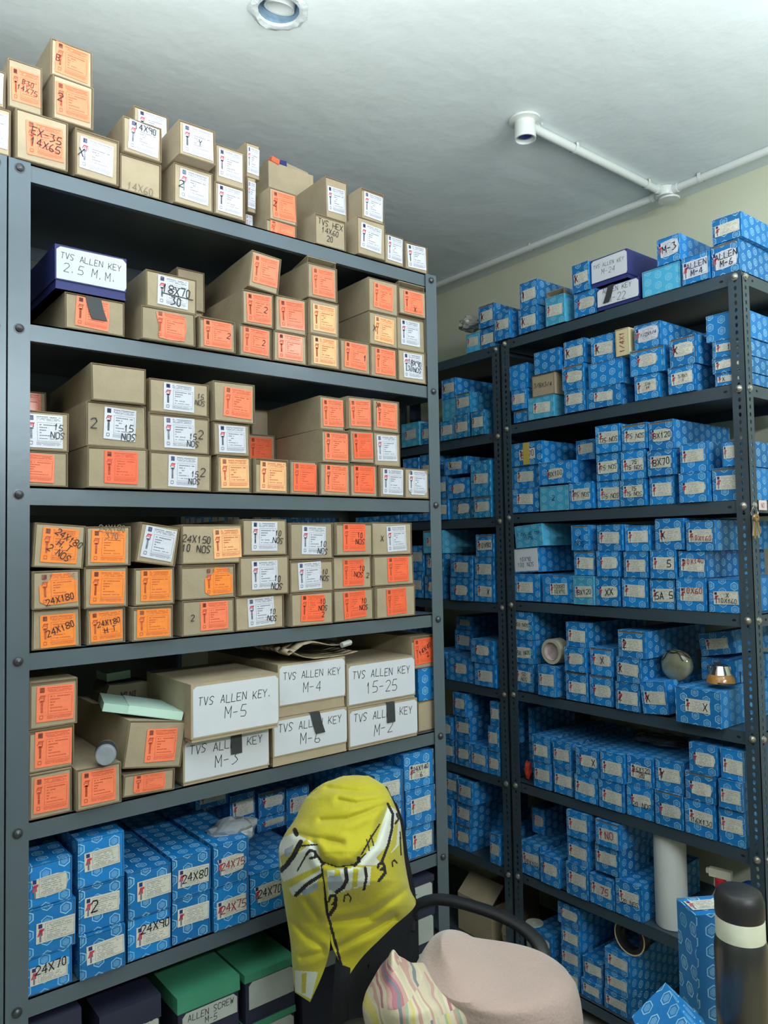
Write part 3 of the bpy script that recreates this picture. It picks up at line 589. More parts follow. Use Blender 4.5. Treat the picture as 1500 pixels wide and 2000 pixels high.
def write(parent, text, cx, cz, h, wmax, mat, ang=0, y=-.0021, pen=.10, ul=False, name='handwriting'):
    rows = text.split('/') if '/4' not in text and '/8' not in text else [text.replace('1/4', '1~4').replace('1/2', '1~2').replace('3/8', '3~8').replace('3/4', '3~4')]
    rows = [q for r in rows for q in r.split('/')]
    lw = max(len(r) for r in rows)*.78*h
    if lw > wmax: h *= wmax/lw
    mb = MB(); ca, sa = math.cos(ang), math.sin(ang); pw = h*pen*.5
    def seg(a, b):
        d = Vector((b[0]-a[0], b[1]-a[1])); L = d.length
        if L < 1e-6: return
        d /= L; n = Vector((-d.y, d.x))*pw; e = d*pw*.6
        q = [(a[0]-e.x-n.x, a[1]-e.y-n.y), (b[0]+e.x-n.x, b[1]+e.y-n.y), (b[0]+e.x+n.x, b[1]+e.y+n.y), (a[0]-e.x+n.x, a[1]-e.y+n.y)]
        mb.face([(cx+X*ca-Z*sa, y, cz+X*sa+Z*ca) for X, Z in q])
    Z0 = (len(rows)*1.35-.35)*h/2
    tall = len(rows) == 2 and 'KEY' in rows[0].upper(); hb = h
    if tall: Z0 += h*.45
    for r in rows:
        if tall and r is rows[1]: h = hb*1.45; Z0 -= hb*.3
        X = -len(r)*.39*h; Z0 -= h
        for ch in r:
            g = '/' if ch == '~' else ch; jz = random.uniform(-.06, .06)*h; sl = random.uniform(.02, .16)
            for st in FONT.get(g.upper(), '').split('|'):
                pts = [(int(c[0]), int(c[1])) for c in st.split()]
                pp = [(X+(px+random.uniform(-.18, .18))*.14*h+pz*sl*.1*h, Z0+jz+(pz+random.uniform(-.15, .15))*h/6) for px, pz in pts]
                for a, b in zip(pp, pp[1:]): seg(a, b)
            X += .78*h
        if ul and r is rows[0]: seg((-len(r)*.4*h, Z0-.15*h), (len(r)*.42*h, Z0-.1*h))
        Z0 -= .35*h
    if mb.f: return mb.build(name, mat, parent)
# printed labels: unit-size meshes (x, z in 0..1), scaled per box
def label_mesh(kind, paper, seed, shape='sq'):
    R = random.Random(seed); mb = MB()
    if shape == 'sq': out = [(0, 0), (1, 0), (1, 1), (0, 1)]
    elif shape == 'cut': out = [(.18, 0), (1, .04), (1, .72), (.86, .8), (.82, .97), (.36, 1), (.3, .8), (0, .62), (0, .12)]
    elif shape == 'oct': out = [(.16, 0), (.86, 0), (1, .14), (1, .84), (.88, 1), (.18, 1), (0, .8), (0, .2)]
    elif shape == 'torn': out = [(.12, .03), (.5, 0), (.93, .05), (1, .5), (.96, .9), (.7, 1), (.2, .96), (0, .93), (.1, .5)]
    elif shape == 'curl': out = [(0, .1), (.1, 0), (.97, .03), (1, .3), (.97, 1), (0, .98)]
    T = .0005
    mb.face([(x, 0, z) for x, z in out])
    n = len(out)
    for i in range(n): a, b = out[i], out[(i+1) % n]; mb.face([(a[0], T, a[1]), (b[0], T, b[1]), (b[0], 0, b[1]), (a[0], 0, a[1])])
    Y = -.00035
    def q(x0, z0, x1, z1, mi, sk=0): mb.face([(x0, Y, z0), (x1, Y, z0), (x1+sk, Y, z1), (x0+sk, Y, z1)], mi)
    def line(x0, x1, z, t, mi, fill=.85):
        x = x0
        while x < x1-.01:
            w = min(R.uniform(.02, .07), x1-x)
            if R.random() < fill: q(x, z, x+w*.86, z+t, mi)
            x += w
    orange = kind == 'o'
    if kind in 'wo':
        q(.08, .82, .2, .96, 2)
        for k in range(3): q(.09+.035*k, .84, .105+.035*k, .94, 0)
        # fist gripping a bolt
        hm = 1 if orange else 3
        q(.05, .62, .075, .72, hm, .04); q(.08, .70, .22, .745, hm, .02); q(.18, .60, .21, .71, hm); q(.10, .655, .17, .68, hm)
        q(.11, .26, .17, .60, 1); q(.08, .55, .2, .60, 1)
        for k in range(9): q(.105, .27+k*.03, .175, .283+k*.03, 0)
        q(.09, .08, .17, .10, 1); q(.09, .17, .17, .19, 1); q(.08, .09, .095, .18, 1); q(.165, .09, .18, .18, 1)
        line(.28, .95, .925, .022, 1, .95); line(.28, .9, .885, .012, 1); line(.28, .95, .855, .012, 1); line(.28, .93, .825, .012, 1)
        q(.30, .76, .95, .767, 1); q(.30, .20, .95, .207, 1); q(.30, .20, .307, .767, 1); q(.943, .20, .95, .767, 1)
        line(.36, .9, .68, .026, 1); line(.36, .62, .60, .026, 1); line(.36, .55, .52, .026, 1); line(.36, .46, .44, .026, 1); line(.36, .7, .36, .022, 1); line(.36, .85, .27, .018, 1)
        line(.28, .95, .15, .012, 1, .95); line(.28, .95, .115, .012, 1, .95); line(.28, .9, .08, .012, 1, .95)
    else:
        q(.05, .74, .15, .95, 2); q(.02, .36, .07, .62, 3, .06); q(.06, .58, .19, .70, 3, .02); q(.12, .36, .16, .62, 3); q(.08, .06, .13, .55, 1)
        q(.22, .9, .97, .915, 1); q(.22, .08, .97, .095, 1); q(.22, .08, .226, .91, 1); q(.962, .08, .968, .91, 1)
        for z in (.8, .72, .62, .52, .42, .32, .24, .16): line(.27, R.uniform(.7, .94), z, .026, 1, .8)
    ink = 'k_rust' if kind == 'o' else 'k_dark'
    return mb.mesh('label', [MT[paper], MT[ink], MT['k_brown'] if kind == 'o' else MT['k_navy'], MT['k_red']])
_lab = {}
def get_label(kind, paper, shape='sq'):
    k = (kind, paper, shape, random.randint(0, 2))
    if k not in _lab: _lab[k] = label_mesh(kind, paper, hash(paper) % 97 + k[3]*7 if False else len(paper)*13+k[3]*7, shape)
    return _lab[k]
def put_label(parent, kind, paper, cx, cz, w, h, rot=0, shape='sq', y=-.0012, name='label'):
    o = link(name, get_label(kind, paper, shape), parent)
    o.rotation_euler.y = -rot; o.scale = (w, 1, h)
    c, s = math.cos(rot), math.sin(rot)
    o.location = (cx - (w/2*c - h/2*s), y, cz - (w/2*s + h/2*c)); return o
# ---------------------------------------------------------------- setting
def struct(name, mb, mats, kind='structure'):
    o = mb.build(name, mats); o['kind'] = kind; return o
MT['ceil'] = newmat('ceiling_distemper', (228, 236, 236), .85, noise=.03, nscale=2, bump=.9, bscale=9)
MT['wall'] = newmat('cream_green_wall_paint', (204, 206, 182), .8, noise=.05, nscale=3, bump=.15, bscale=12)
MT['floor'] = newmat('grey_floor_tile', (168, 166, 158), .4, noise=.1, nscale=4)
CZ = 2.69
x0, x1, y0, y1 = -1.6, 2.45, -1.7, 5.6
m = MB(); m.box(x0, x1, y0, y1, -.1, 0); struct('floor', m, MT['floor'])
HX, HY, HR = .855, 1.412, .046
m = MB(); xs, ys = (x0, HX-.1, HX+.1, x1), (y0, HY-.1, HY+.1, y1)
for i in range(3):
    for k in range(3):
        if i == 1 and k == 1: continue
        m.face([(xs[i], ys[k], CZ), (xs[i], ys[k+1], CZ), (xs[i+1], ys[k+1], CZ), (xs[i+1], ys[k], CZ)])
sq = [(-1, -1), (-.5, -1), (0, -1), (.5, -1), (1, -1), (1, -.5), (1, 0), (1, .5), (1, 1), (.5, 1), (0, 1), (-.5, 1), (-1, 1), (-1, .5), (-1, 0), (-1, -.5)]
ci = [(HX+HR*math.cos(math.radians(225+22.5*k)), HY+HR*math.sin(math.radians(225+22.5*k))) for k in range(16)]
for k in range(16):
    a, b = sq[k], sq[(k+1) % 16]; c, d = ci[k], ci[(k+1) % 16]
    m.face([(HX+.1*b[0], HY+.1*b[1], CZ), (HX+.1*a[0], HY+.1*a[1], CZ), (c[0], c[1], CZ), (d[0], d[1], CZ)])
m.box(x0, x1, y0, y1, CZ+.09, CZ+.12); ceiling = struct('ceiling', m, MT['ceil'])
m = MB(); m.box(x1, x1+.1, y0-.1, y1+.1, -.1, CZ+.1); struct('wall_right', m, MT['wall'])
m = MB(); m.box(x0-.1, x0, y0-.1, y1+.1, -.1, CZ+.1); struct('wall_left', m, MT['wall'])
MT['wall_unlit'] = newmat('wall_darkened_as_unlit', (52, 54, 50), .9, noise=.1)  # dark colour stands in for the lack of light at the far end
m = MB(); m.box(x0, x1, y1, y1+.1, -.1, CZ+.1); struct('wall_back', m, MT['wall_unlit'])
m = MB(); m.box(x0, x1, y0-.1, y0, -.1, CZ+.1); struct('wall_front', m, MT['wall'])
# ---------------------------------------------------------------- racks
def hole_strip(mb, M, w, L, pitch=.02, rx=.0042, rz=.0062, T=.0018):
    """a flange of slotted angle: w wide, L tall, real slots down its middle; M maps (u, n, z) to local space"""
    N = int(L/pitch)
    for side in (0, 1):
        yy = T*side
        V = []; F = []
        for k in range(N):
            z0 = k*pitch; z1 = z0+pitch; cz = z0+pitch/2; cx = w*.5
            o = [(0, z0), (cx, z0), (w, z0), (w, cz), (w, z1), (cx, z1), (0, z1), (0, cz)]
            i = [(cx+rx*math.cos(math.radians(a)), cz+rz*math.sin(math.radians(a))) for a in (225, 270, 315, 0, 45, 90, 135, 180)]
            b = len(V)
            V += [M @ Vector((p[0], yy, p[1])) for p in o+i]
            for j in range(8):
                q = (b+j, b+(j+1) % 8, b+8+(j+1) % 8, b+8+j)
                F.append(q if side == 0 else tuple(reversed(q)))
            if side == 0:
                V += [M @ Vector((p[0], T, p[1])) for p in i]
                for j in range(8): F.append((b+8+j, b+8+(j+1) % 8, b+16+(j+1) % 8, b+16+j))
        mb.idx(V, F)
    mb.face([M @ Vector(p) for p in ((0, 0, 0), (0, T, 0), (0, T, L), (0, 0, L))])
    mb.face([M @ Vector(p) for p in ((w, T, 0), (w, 0, 0), (w, 0, L), (w, T, L))])
_bolt = {}
def bolt_mesh(mat):
    if mat not in _bolt:
        mb = MB(); Mx = Matrix.Rotation(math.pi/2, 4, 'X')
        mb.lathe([(0.0001, .0075), (.004, .007), (.0072, .0045), (.0075, .0012), (.0095, .001), (.0095, 0)], 12, 0, Mx)
        _bolt[mat] = mb.mesh('bolt', MT[mat])
    return _bolt[mat]
def rack(label, loc, rz, width, depth, zs, mat, boltmat, holes, top, side_bolts=True, flange=.034):
    """front face at local y=0 looking to -y; x from 0 to width (outer faces of the posts)"""
    root = empty('storage_rack', loc, rz); tag(root, label, 'rack', 'steel storage racks')
    pw = .038
    for ix, (px, sx) in enumerate(((0, 1), (width, -1))):
        for iy, (py, sy) in enumerate(((0, 1), (depth, -1))):
            mb = MB()
            M1 = Matrix(((sx, 0, 0, px), (0, sy, 0, py), (0, 0, 1, 0), (0, 0, 0, 1)))
            M2 = Matrix(((0, sx, 0, px), (sy, 0, 0, py), (0, 0, 1, 0), (0, 0, 0, 1)))
            if holes and iy == 0:
                hole_strip(mb, M1, pw, top); hole_strip(mb, M2, pw, top)
            else:
                T = .002
                mb.box(0, pw, 0, T, 0, top, 0, M1); mb.box(0, T, T, pw, 0, top, 0, M1)
            p = mb.build('post', MT[mat], root)
    for z in zs:
        mb = MB(); g = .003; e = .0015; t = .0012
        X0, X1, Y0, Y1 = e+.001, width-e-.001, e+.001, depth-e-.001
        # the tray sits inside the posts; its front lip butts between them
        mb.box(X0+.002, X1-.002, Y0+.002, Y1-.002, z-.003, z)
        mb.box(pw*.0+X0+.003, X1-.003, Y0+.002, Y0+.0035, z-flange, z)
        mb.box(X0+.003, X1-.003, Y1-.0035, Y1-.002, z-flange, z)
        mb.box(X0+.002, X0+.0035, Y0+.003, Y1-.003, z-flange, z); mb.box(X1-.0035, X1-.002, Y0+.003, Y1-.003, z-flange, z)
        mb.box(X0+.003, X1-.003, Y0+.0035, Y0+.014, z-flange, z-flange+.0015)
        sh = mb.build('shelf_panel', MT[mat], root)
        if holes:
            hb = MB()
            for cx in (pw+.02, width-pw-.02):
                hb.idx([(cx+.006*math.cos(k*math.pi/4), Y0+.0016, z-flange*.5+.0035*math.sin(k*math.pi/4)) for k in range(8)], [tuple(range(8))])
            for cy in (pw+.03,):
                hb.idx([(0.0021+X0-.0004, cy+.006*math.cos(k*math.pi/4), z-flange*.5+.0035*math.sin(k*math.pi/4)) for k in range(8)], [tuple(reversed(range(8)))])
                hb.idx([(X1-.0021+.0004, cy+.006*math.cos(k*math.pi/4), z-flange*.5+.0035*math.sin(k*math.pi/4)) for k in range(8)], [tuple(range(8))])
            tag(hb.build('slots', MT['hole'], sh), kind='stuff')
        for px, sx in ((pw/2, 0), (width-pw/2, 1)):
            b = link('bolt', bolt_mesh(boltmat), root); b.location = (px, 0, z-flange*.45)
            if holes and sx and side_bolts:
                b = link('bolt', bolt_mesh(boltmat), root); b.location = (0 if sx == 0 else width, pw*.5, z-flange*.45)
                b.rotation_euler.z = -math.pi/2 if sx == 0 else math.pi/2
    return root
SA = {1: 2.230, 2: 1.9275, 3: 1.621, 4: 1.318, 5: 1.012, 6: .700, 7: .395, 8: .09}
SB = {1: 2.216, 2: 1.915, 3: 1.604, 4: 1.303, 5: .996, 6: .688, 7: .384, 8: .075}
SCZ = {1: 2.205, 2: 1.895, 3: 1.594, 4: 1.291, 5: .990, 6: .684, 7: .375, 8: .07}
YA, XB = 1.5, 1.99
rack('blue-grey steel rack of brown boxes on the left, flat bolted posts', (.326, YA, 0), 0, 1.068, .42, SA.values(), 'rackA', 'bolt_dark', False, 2.2305)
rack('steel rack cut off by the left edge of the photo', (-.745, YA, 0), 0, 1.068, .42, SA.values(), 'rackA', 'bolt_dark', False, 2.2305)
rack('dark slotted-angle rack of blue boxes on the right, nearest the wall pipe', (XB, 1.815, 0), -math.pi/2, .86, .40, SB.values(), 'rackB', 'bolt', True, 2.2165)
rack('dark slotted-angle rack seen between left rack and right rack', (XB, 2.735, 0), -math.pi/2, .915, .40, SCZ.values(), 'rackB', 'bolt', True, 2.2055, False)
rack('far dark rack behind the left rack, fourth along the right wall', (XB, 4.63, 0), -math.pi/2, .90, .40, SCZ.values(), 'rackB', 'bolt', False, 2.2055)
rack('far dark rack behind the left rack, third along the right wall', (XB, 3.70, 0), -math.pi/2, .90, .40, SCZ.values(), 'rackB', 'bolt', False, 2.2055)
# ---------------------------------------------------------------- boxes
def carton_mesh(w, d, h, mat, inner, seed, sag=.0016, rec=.0022):
    R = random.Random(seed); t = min(.0022, w*.03); nL = 3; V = []; F = []; MI = []
    j = lambda a: R.uniform(-a, a)
    ringsv = []
    dx = [j(sag) for _ in range(4)]; dz = [j(sag) for _ in range(2)]
    for k in range(nL+1):
        y = d*k/nL; s = 0 if k in (nL,) else 1
        a = [(-w/2+abs(dx[0])*(k == 0), y, 0), (w/2-abs(dx[1])*(k == 0), y, 0), (w/2-abs(j(sag))*(k > 0)-abs(dx[2])*(k == 0), y, h-abs(j(sag))*(k > 0)-abs(dz[0])*(k == 0)), (-w/2+abs(j(sag))*(k > 0)+abs(dx[3])*(k == 0), y, h-abs(j(sag))*(k > 0)-abs(dz[1])*(k == 0))]
        ringsv.append(a)
    for a in ringsv: V += a
    for k in range(nL):
        b = k*4
        for q in range(4): F.append((b+q, b+(q+1) % 4, b+4+(q+1) % 4, b+4+q)); MI.append(0)
    b = nL*4; F.append((b, b+1, b+2, b+3)); MI.append(0)
    f = ringsv[0]; cx = sum(p[0] for p in f)/4; cz = sum(p[2] for p in f)/4
    inn = []
    for p in f: inn.append((p[0]+math.copysign(t, cx-p[0]), 0, p[2]+math.copysign(t, cz-p[2])))
    i0 = len(V); V += inn; V += [(p[0], rec, p[2]) for p in inn]
    for q in range(4):
        q1 = (q+1) % 4
        F.append((q, i0+q, i0+q1, q1)); MI.append(1)
        F.append((i0+q, i0+4+q, i0+4+q1, i0+q1)); MI.append(1)
    F.append((i0+7, i0+6, i0+5, i0+4)); MI.append(1)
    MI = [0 if (x == 1 and mat is not MT['card'] and n >= nL*4+1 and (n-nL*4-1) % 2 == 0 and n < nL*4+9) else x for n, x in enumerate(MI)]
    F = [tuple(reversed(x)) if MI[n] == 0 and n < nL*4 else x for n, x in enumerate(F)]
    mb = MB(); mb.v = V; mb.f = F; mb.m = MI; mb.smooth = [False]*len(F)
    return mb.mesh('carton', [mat, inner]), inn
def end_flap(parent, inn, h, mat, seed, low=0, bulge=.0, name='end_flap'):
    """the closing panel seen at the front, a hair narrower than the sleeve, its own edges showing"""
    R = random.Random(seed+5); g = .0009; g2 = g+R.choice((0, 0, .0008, .0015))
    p = [(inn[0][0]+g, inn[0][2]+.0003), (inn[1][0]-g2, inn[1][2]+.0003), (inn[2][0]-g2, inn[2][2]-g-low), (inn[3][0]+g, inn[3][2]-g-low-R.uniform(0, .0015))]
    mb = MB(); yf = .0004; yb = .0018; n = 4
    def pt(u, v, y):
        a = (p[0][0]*(1-u)+p[1][0]*u, p[0][1]*(1-u)+p[1][1]*u); b = (p[3][0]*(1-u)+p[2][0]*u, p[3][1]*(1-u)+p[2][1]*u)
        return (a[0]*(1-v)+b[0]*v, y, a[1]*(1-v)+b[1]*v)
    mb.face([pt(0, 0, yf), pt(1, 0, yf), pt(1, 1, yf), pt(0, 1, yf)])
    mb.face([pt(0, 0, yb), pt(0, 1, yb), pt(1, 1, yb), pt(1, 0, yb)])
    mb.face([pt(0, 1, yf), pt(1, 1, yf), pt(1, 1, yb), pt(0, 1, yb)]); mb.face([pt(0, 0, yb), pt(1, 0, yb), pt(1, 0, yf), pt(0, 0, yf)])
    mb.face([pt(1, 0, yf), pt(1, 0, yb), pt(1, 1, yb), pt(1, 1, yf)]); mb.face([pt(0, 0, yb), pt(0, 0, yf), pt(0, 1, yf), pt(0, 1, yb)])
    return mb.build(name, mat, parent)
def lifted_top(parent, w, h, mat, inner, ang, L=.07):
    """a top flap standing open above the front panel"""
    mb = MB(); c, s = math.cos(ang), math.sin(ang)
    M = Matrix(((1, 0, 0, 0), (0, c, s, L*c*0+.0), (0, -s, c, h+L*s), (0, 0, 0, 1)))
    mb.box(-w/2, w/2, .002, L, 0, .0016, 0, M); o = mb.build('top_flap', mat, parent)
    mb = MB(); x = w/2-.0015
    for sx in (-1, 1):
        mb.idx([(sx*x, .003, h-.001), (sx*x, L*c, h-.001), (sx*x, .003, h+(L-.002)*s-.001), (sx*(x-.0012), .003, h-.001), (sx*(x-.0012), L*c, h-.001), (sx*(x-.0012), .003, h+(L-.002)*s-.001)],
               [(0, 1, 2), (3, 5, 4), (0, 2, 5, 3)])
    f = mb.build('side_flap', inner, parent); f['kind'] = 'stuff'; return o
ORD = ['first', 'second', 'third', 'fourth', 'fifth', 'sixth', 'seventh', 'eighth', 'ninth', 'tenth', 'eleventh', 'twelfth', 'thirteenth', 'fourteenth']
RACK = {'A': 'left rack', 'B': 'right rack', 'C': 'middle rack'}
INK = {'red': 'ink_red', 'dark': 'ink_blue', 'brown': 'ink_brown', 'faint': 'ink_faint'}
def lid_box(root, w, h, d, body, lidm, paper, frac, txt, o, inkm):
    g = .0022
    mb = MB(); mb.box(-w/2+g, w/2-g, g, d-g, 0, h-g*1.5); mb.box(-w/2+g-.0008, w/2-g+.0008, g-.0008, d-g, 0, .004)
    tray = mb.build('tray', body, root)
    mb = MB(); z0 = h*(1-frac); t = .0018; R = random.Random(int(w*1e5)); jj = [R.uniform(-.0012, .0012) for _ in range(4)]
    mb.idx([(-w/2+jj[0], 0, z0), (w/2+jj[1], 0, z0), (w/2, 0, h), (-w/2, 0, h), (-w/2, d, z0), (w/2, d, z0), (w/2, d, h), (-w/2, d, h)],
           [(0, 1, 2, 3), (1, 5, 6, 2), (5, 4, 7, 6), (4, 0, 3, 7), (3, 2, 6, 7)])
    for a, b, c, e in ((-w/2, w/2, 0, t), (-w/2, w/2, d-t, d), (-w/2, -w/2+t, 0, d), (w/2-t, w/2, 0, d)):
        mb.face([(a, c, z0), (a, e, z0), (b, e, z0), (b, c, z0)])
    lid = mb.build('lid', lidm, root)
    if paper:
        hh = h*frac; a, b = -w/2*.96, w/2*.99; z1, z2 = z0+hh*.03, h-hh*.04; c = .007; T = .0007
        out = [(a, z1), (b-c*.5, z1), (b, z1+c), (b, z2-c), (b-c, z2), (a+c, z2-.001), (a, z2-c)]
        mb = MB(); mb.face([(x, -T, z) for x, z in out])
        for k in range(len(out)):
            p, q = out[k], out[(k+1) % len(out)]; mb.face([(p[0], -.0001, p[1]), (q[0], -.0001, q[1]), (q[0], -T, q[1]), (p[0], -T, p[1])])
        pl = mb.build('paper_label', paper, lid)
        if txt: write(pl, txt, 0, (z1+z2)/2, float(o.get('th', .2))*h*1.1, (b-a)*.88, inkm, math.radians(float(o.get('ta', -1.5))), y=-T-.0004, pen=.085)
    return lid
def tape_tab(root, cx, ztop, w, L, lean=0):
    mb = MB(); pts = [(0, ztop+.001, .012), (0, ztop+.0012, -.0022), (lean*.4, ztop-L*.5, -.0035), (lean, ztop-L, -.004)]
    for (a, za, ya), (b, zb, yb) in zip(pts, pts[1:]):
        mb.idx([(cx+a-w/2, ya, za), (cx+a+w/2, ya, za), (cx+b+w/2, yb, zb), (cx+b-w/2, yb, zb), (cx+a-w/2, ya+.0006, za-.0003), (cx+a+w/2, ya+.0006, za-.0003), (cx+b+w/2, yb+.0006, zb), (cx+b-w/2, yb+.0006, zb)],
               [(0, 3, 2, 1), (4, 5, 6, 7), (0, 4, 7, 3), (1, 2, 6, 5)])
    return mb.build('black_tape', MT['black_tape'], root)
LP = {'W': ('w', 'l_white'), 'O': ('o', 'l_orange'), 'R': ('o', 'l_red'), 'Q': ('o', 'l_amber'), 'P': ('o', 'l_peach')}
ADJ = {'W': 'brown box with white label', 'O': 'brown box with orange label', 'R': 'brown box with red-orange label', 'Q': 'brown box with amber label',
       'P': 'brown box with peach label', 'N': 'plain brown box', 'L': 'brown lidded box with white paper front', 'L2': 'navy lidded box with white paper front',
       'b': 'blue hexagon box with pale label', 'B': 'blue hexagon box with pale label', 'c': 'faded cyan hexagon box', 'U': 'unlabelled blue hexagon box', 'u': 'unlabelled faded cyan box',
       'w': 'blue box with white paper front', 't': 'thin cream box on edge', 'G': 'green-lidded box with grey paper front', 'g': 'dark box with grey paper front',
       'X': 'open carton stuffed with scraps', 'M': 'olive sacking bundle', }
def label_for(sh, st, lv, n, N, o, setback):
    r = RACK[sh[0]]; k = ORD[int(sh[-1])-1]+' shelf'
    if sh.endswith('0') or len(sh) == 3: r = 'rack at left edge'
    if st == 'L' and sh == 'A2': a = 'navy lidded box'
    else: a = ADJ[st]
    t = o.get('t', '').replace('/', ' ').replace('_', ' ').replace('TVS ', '').strip('. ').replace('M.M', 'MM').replace('2.5 MM', '2.5MM').replace('H.T', 'HT')
    if t and t != 'none' and len(t) > 1:
        a = {'brown': 'brown box', 'blue': 'blue box', 'faded': 'cyan box', 'navy': 'navy box', 'green-lidded': 'green-lidded box', 'dark': 'grey-fronted box', 'plain': 'brown box',
             'thin': 'thin cream box', 'unlabelled': 'blue box', 'olive': 'olive bundle'}[a.split()[0]] + ' marked ' + t
    row = ['bottom', 'second', 'third', 'fourth', 'fifth', 'sixth'][lv] + ' row'
    if setback: row = 'set-back ' + row
    s = '%s, %s from left, %s, %s, %s' % (a, ORD[n], row, k, r)
    if len(s.split()) > 16: s = '%s, %s, %s of %s, %s' % (a, ORD[n], row, k, r)
    if len(s.split()) > 16: s = s.replace(' with white paper front', ' with paper front').replace('rack at left edge', 'leftmost rack').replace('set-back bottom row of', 'set-back bottom,').replace('set-back second row of', 'set-back second,')
    if len(s.split()) > 16: s = s.replace(' row of ', ' row, ').replace('lidded ', '').replace(' hexagon', '').replace(' marked', '')
    return s
GRP = {'brown': 'brown hardware boxes', 'blue': 'blue hexagon hardware boxes', 'other': 'lidded tool boxes'}
REC = {}
def make_box(i, line):
    p = line.split(); sh = p[0]; u0, u1, z0, z1, off, d = map(float, p[1:7]); st = p[7]; lv, n, N = map(int, p[8:11])
    o = dict(q.split('=', 1) for q in p[11:]); R = random.Random(i*7+3)
    w = u1-u0-.001; h = z1-z0; face = sh[0]; uc = (u0+u1)/2
    off += R.uniform(-.006, .006) if 'o' not in o else 0
    roll = math.radians(float(o.get('roll', 0))); yaw = math.radians(float(o.get('yaw', 0)) + (R.uniform(-.18, .18) if st not in 'GgLX' else 0))
    brown = st in 'WORQPNXMt'; cat = 'box'
    name = 'cardboard_box' if brown else ('lidded_box' if st in ('L', 'L2', 'G', 'g') else 'blue_box')
    if st == 'X': name = 'open_carton'
    if st == 'M': name = 'sacking_bundle'
    if st in ('L', 'L2', 'G', 'g', 'X', 'M'): root = empty(name)
    else:
        mat = MT['card'] if brown else MT['blue']
        if st in 'cu': mat = MT['blue_old']
        if st == 't': mat = MT['cream']
        if 'shiny' in o and not brown: mat = MT['blue_wrap']
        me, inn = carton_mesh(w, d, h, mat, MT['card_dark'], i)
        root = link(name, me)
        flapmat = mat
        ef = end_flap(root, inn, h, flapmat, i, low=.012 if o.get('open') == '1' else (.004 if R.random() < .12 else 0))
    lift = abs(math.sin(roll))*w/2 + abs(math.sin(roll))*.001
    if face == 'A': root.location = (uc, YA+off, z0+lift); root.rotation_euler = (0, -0+roll, yaw)
    else: root.location = (XB+off, -uc, z0+lift); root.rotation_euler = (0, roll, -math.pi/2+yaw)
    setback = off >= .09
    lab = label_for(sh, st, lv, n, N, o, setback)
    tag(root, lab, 'box' if st != 'M' else 'bundle', GRP['brown'] if brown and st not in 'XM' else (GRP['blue'] if name == 'blue_box' else (GRP['other'] if st not in 'XM' else None)))
    inkm = MT[INK.get(o.get('ink', ''), 'ink')]
    txt = o.get('t', '')
    if txt == 'none': txt = ''
    def text_on(par, lx, lz, lw, lh):
        if not txt: return
        tx, ty = float(o.get('tx', .58)), float(o.get('ty', .5)); rows = txt.count('/')+1
        if brown: th = float(o.get('th', .15 if rows > 1 else .17))*h; tm = w*.62 if len(txt) > 4 else w*.4
        else: th = min(.42*lh/max(1, rows)*1.6, .02); tm = lw*.9
        if not brown: cx, cz = lx+(tx-.5)*lw, lz+(ty-.5)*lh
        else: cx, cz = (tx-.5)*w, ty*h; tm = min(tm, 2*(w*.49-abs(cx))) if len(txt) > 3 else tm
        write(par, txt, cx, cz, th, tm, inkm, math.radians(float(o.get('ta', -4 if brown else 2))+R.uniform(-4, 4)), pen=.12, ul='ul' in o)
    if st in LP:
        kind, paper = LP[st]
        lw = min(.066, .80*w)*R.uniform(.95, 1.03); lh = min(.066, .84*h)*R.uniform(.95, 1.0)
        lx = (float(o.get('lx', R.uniform(.48, .54)))-.5)*w; lx = max(-w/2+lw/2+.003, min(w/2-lw/2-.002, lx)); lz = h*float(o.get('ly', R.uniform(.48, .53)))
        shp = 'sq'
        if o.get('oct'): shp = 'oct' if st != 'Q' else 'cut'
        if o.get('torn'): shp = 'torn'
        if o.get('flap') == '2': shp = 'curl'
        put_label(ef, kind, paper, lx, lz, lw, lh, math.radians(R.uniform(-3, 3)), shp)
        text_on(root, lx, lz, lw, lh)
        for kk in ('k', 'k2'):
            if kk in o: write(root, '2', (-.36 if kk == 'k' else .36)*w, h*.5, h*.22, w, MT['ink'])
        if 'torn' in o or 'shiny' in o:
            mb = MB(); mb.face([(-w*.3, -.0016, h*.1), (w*.33, -.0016, h*.08), (w*.3, -.0016, h*.86), (-w*.33, -.0016, h*.82)]); 
            mb.face([(-w*.3, -.0014, h*.1), (-w*.33, -.0014, h*.82), (w*.3, -.0014, h*.86), (w*.33, -.0014, h*.08)])
            if 'shiny' in o and False: mb.build('clear_tape', MT['tape'], root)
    elif st in ('b', 'B', 'c'):
        if 'nolabel' not in o:
            lw = min(.068, .80*w)*R.uniform(.95, 1.04); lh = min(.036, .46*h)*R.uniform(.95, 1.05)
            if 'big' in o: lw, lh = min(.078, .9*w), min(.05, .6*h)
            lx = (float(o.get('lx', R.uniform(.48, .54)))-.5)*w; lz = h*float(o.get('ly', R.uniform(.44, .56)))
            put_label(ef, 'b', 'l_white' if 'big' in o else 'l_cream', lx, lz, lw, lh, math.radians(R.uniform(-3, 3)), 'sq' if R.random() < .8 else 'torn')
            text_on(root, lx, lz, lw, lh)
            if 'tapey' in o:
                mb = MB(); mb.box(-.012, .016, -.0022, -.0018, .002, h-.002); mb.build('yellow_tape', MT['tape_y'], root)
        elif txt: write(root, txt, 0, h*.5, h*.2, w*.85, MT['ink'], y=-.0008)
    elif st in ('N', 'U', 'u', 't'):
        if txt: write(root, txt, 0, h*float(o.get('ty', .5)), h*float(o.get('th', .2)), (w if st != 't' else h)*.8, inkm, math.radians(float(o.get('ta', -3))), y=-.0009)
    elif st == 'w':
        mb = MB(); mb.box(-w*.44, w*.46, -.001, -.0001, h*.05, h*.95); pl = mb.build('paper_label', MT['paper'], root)
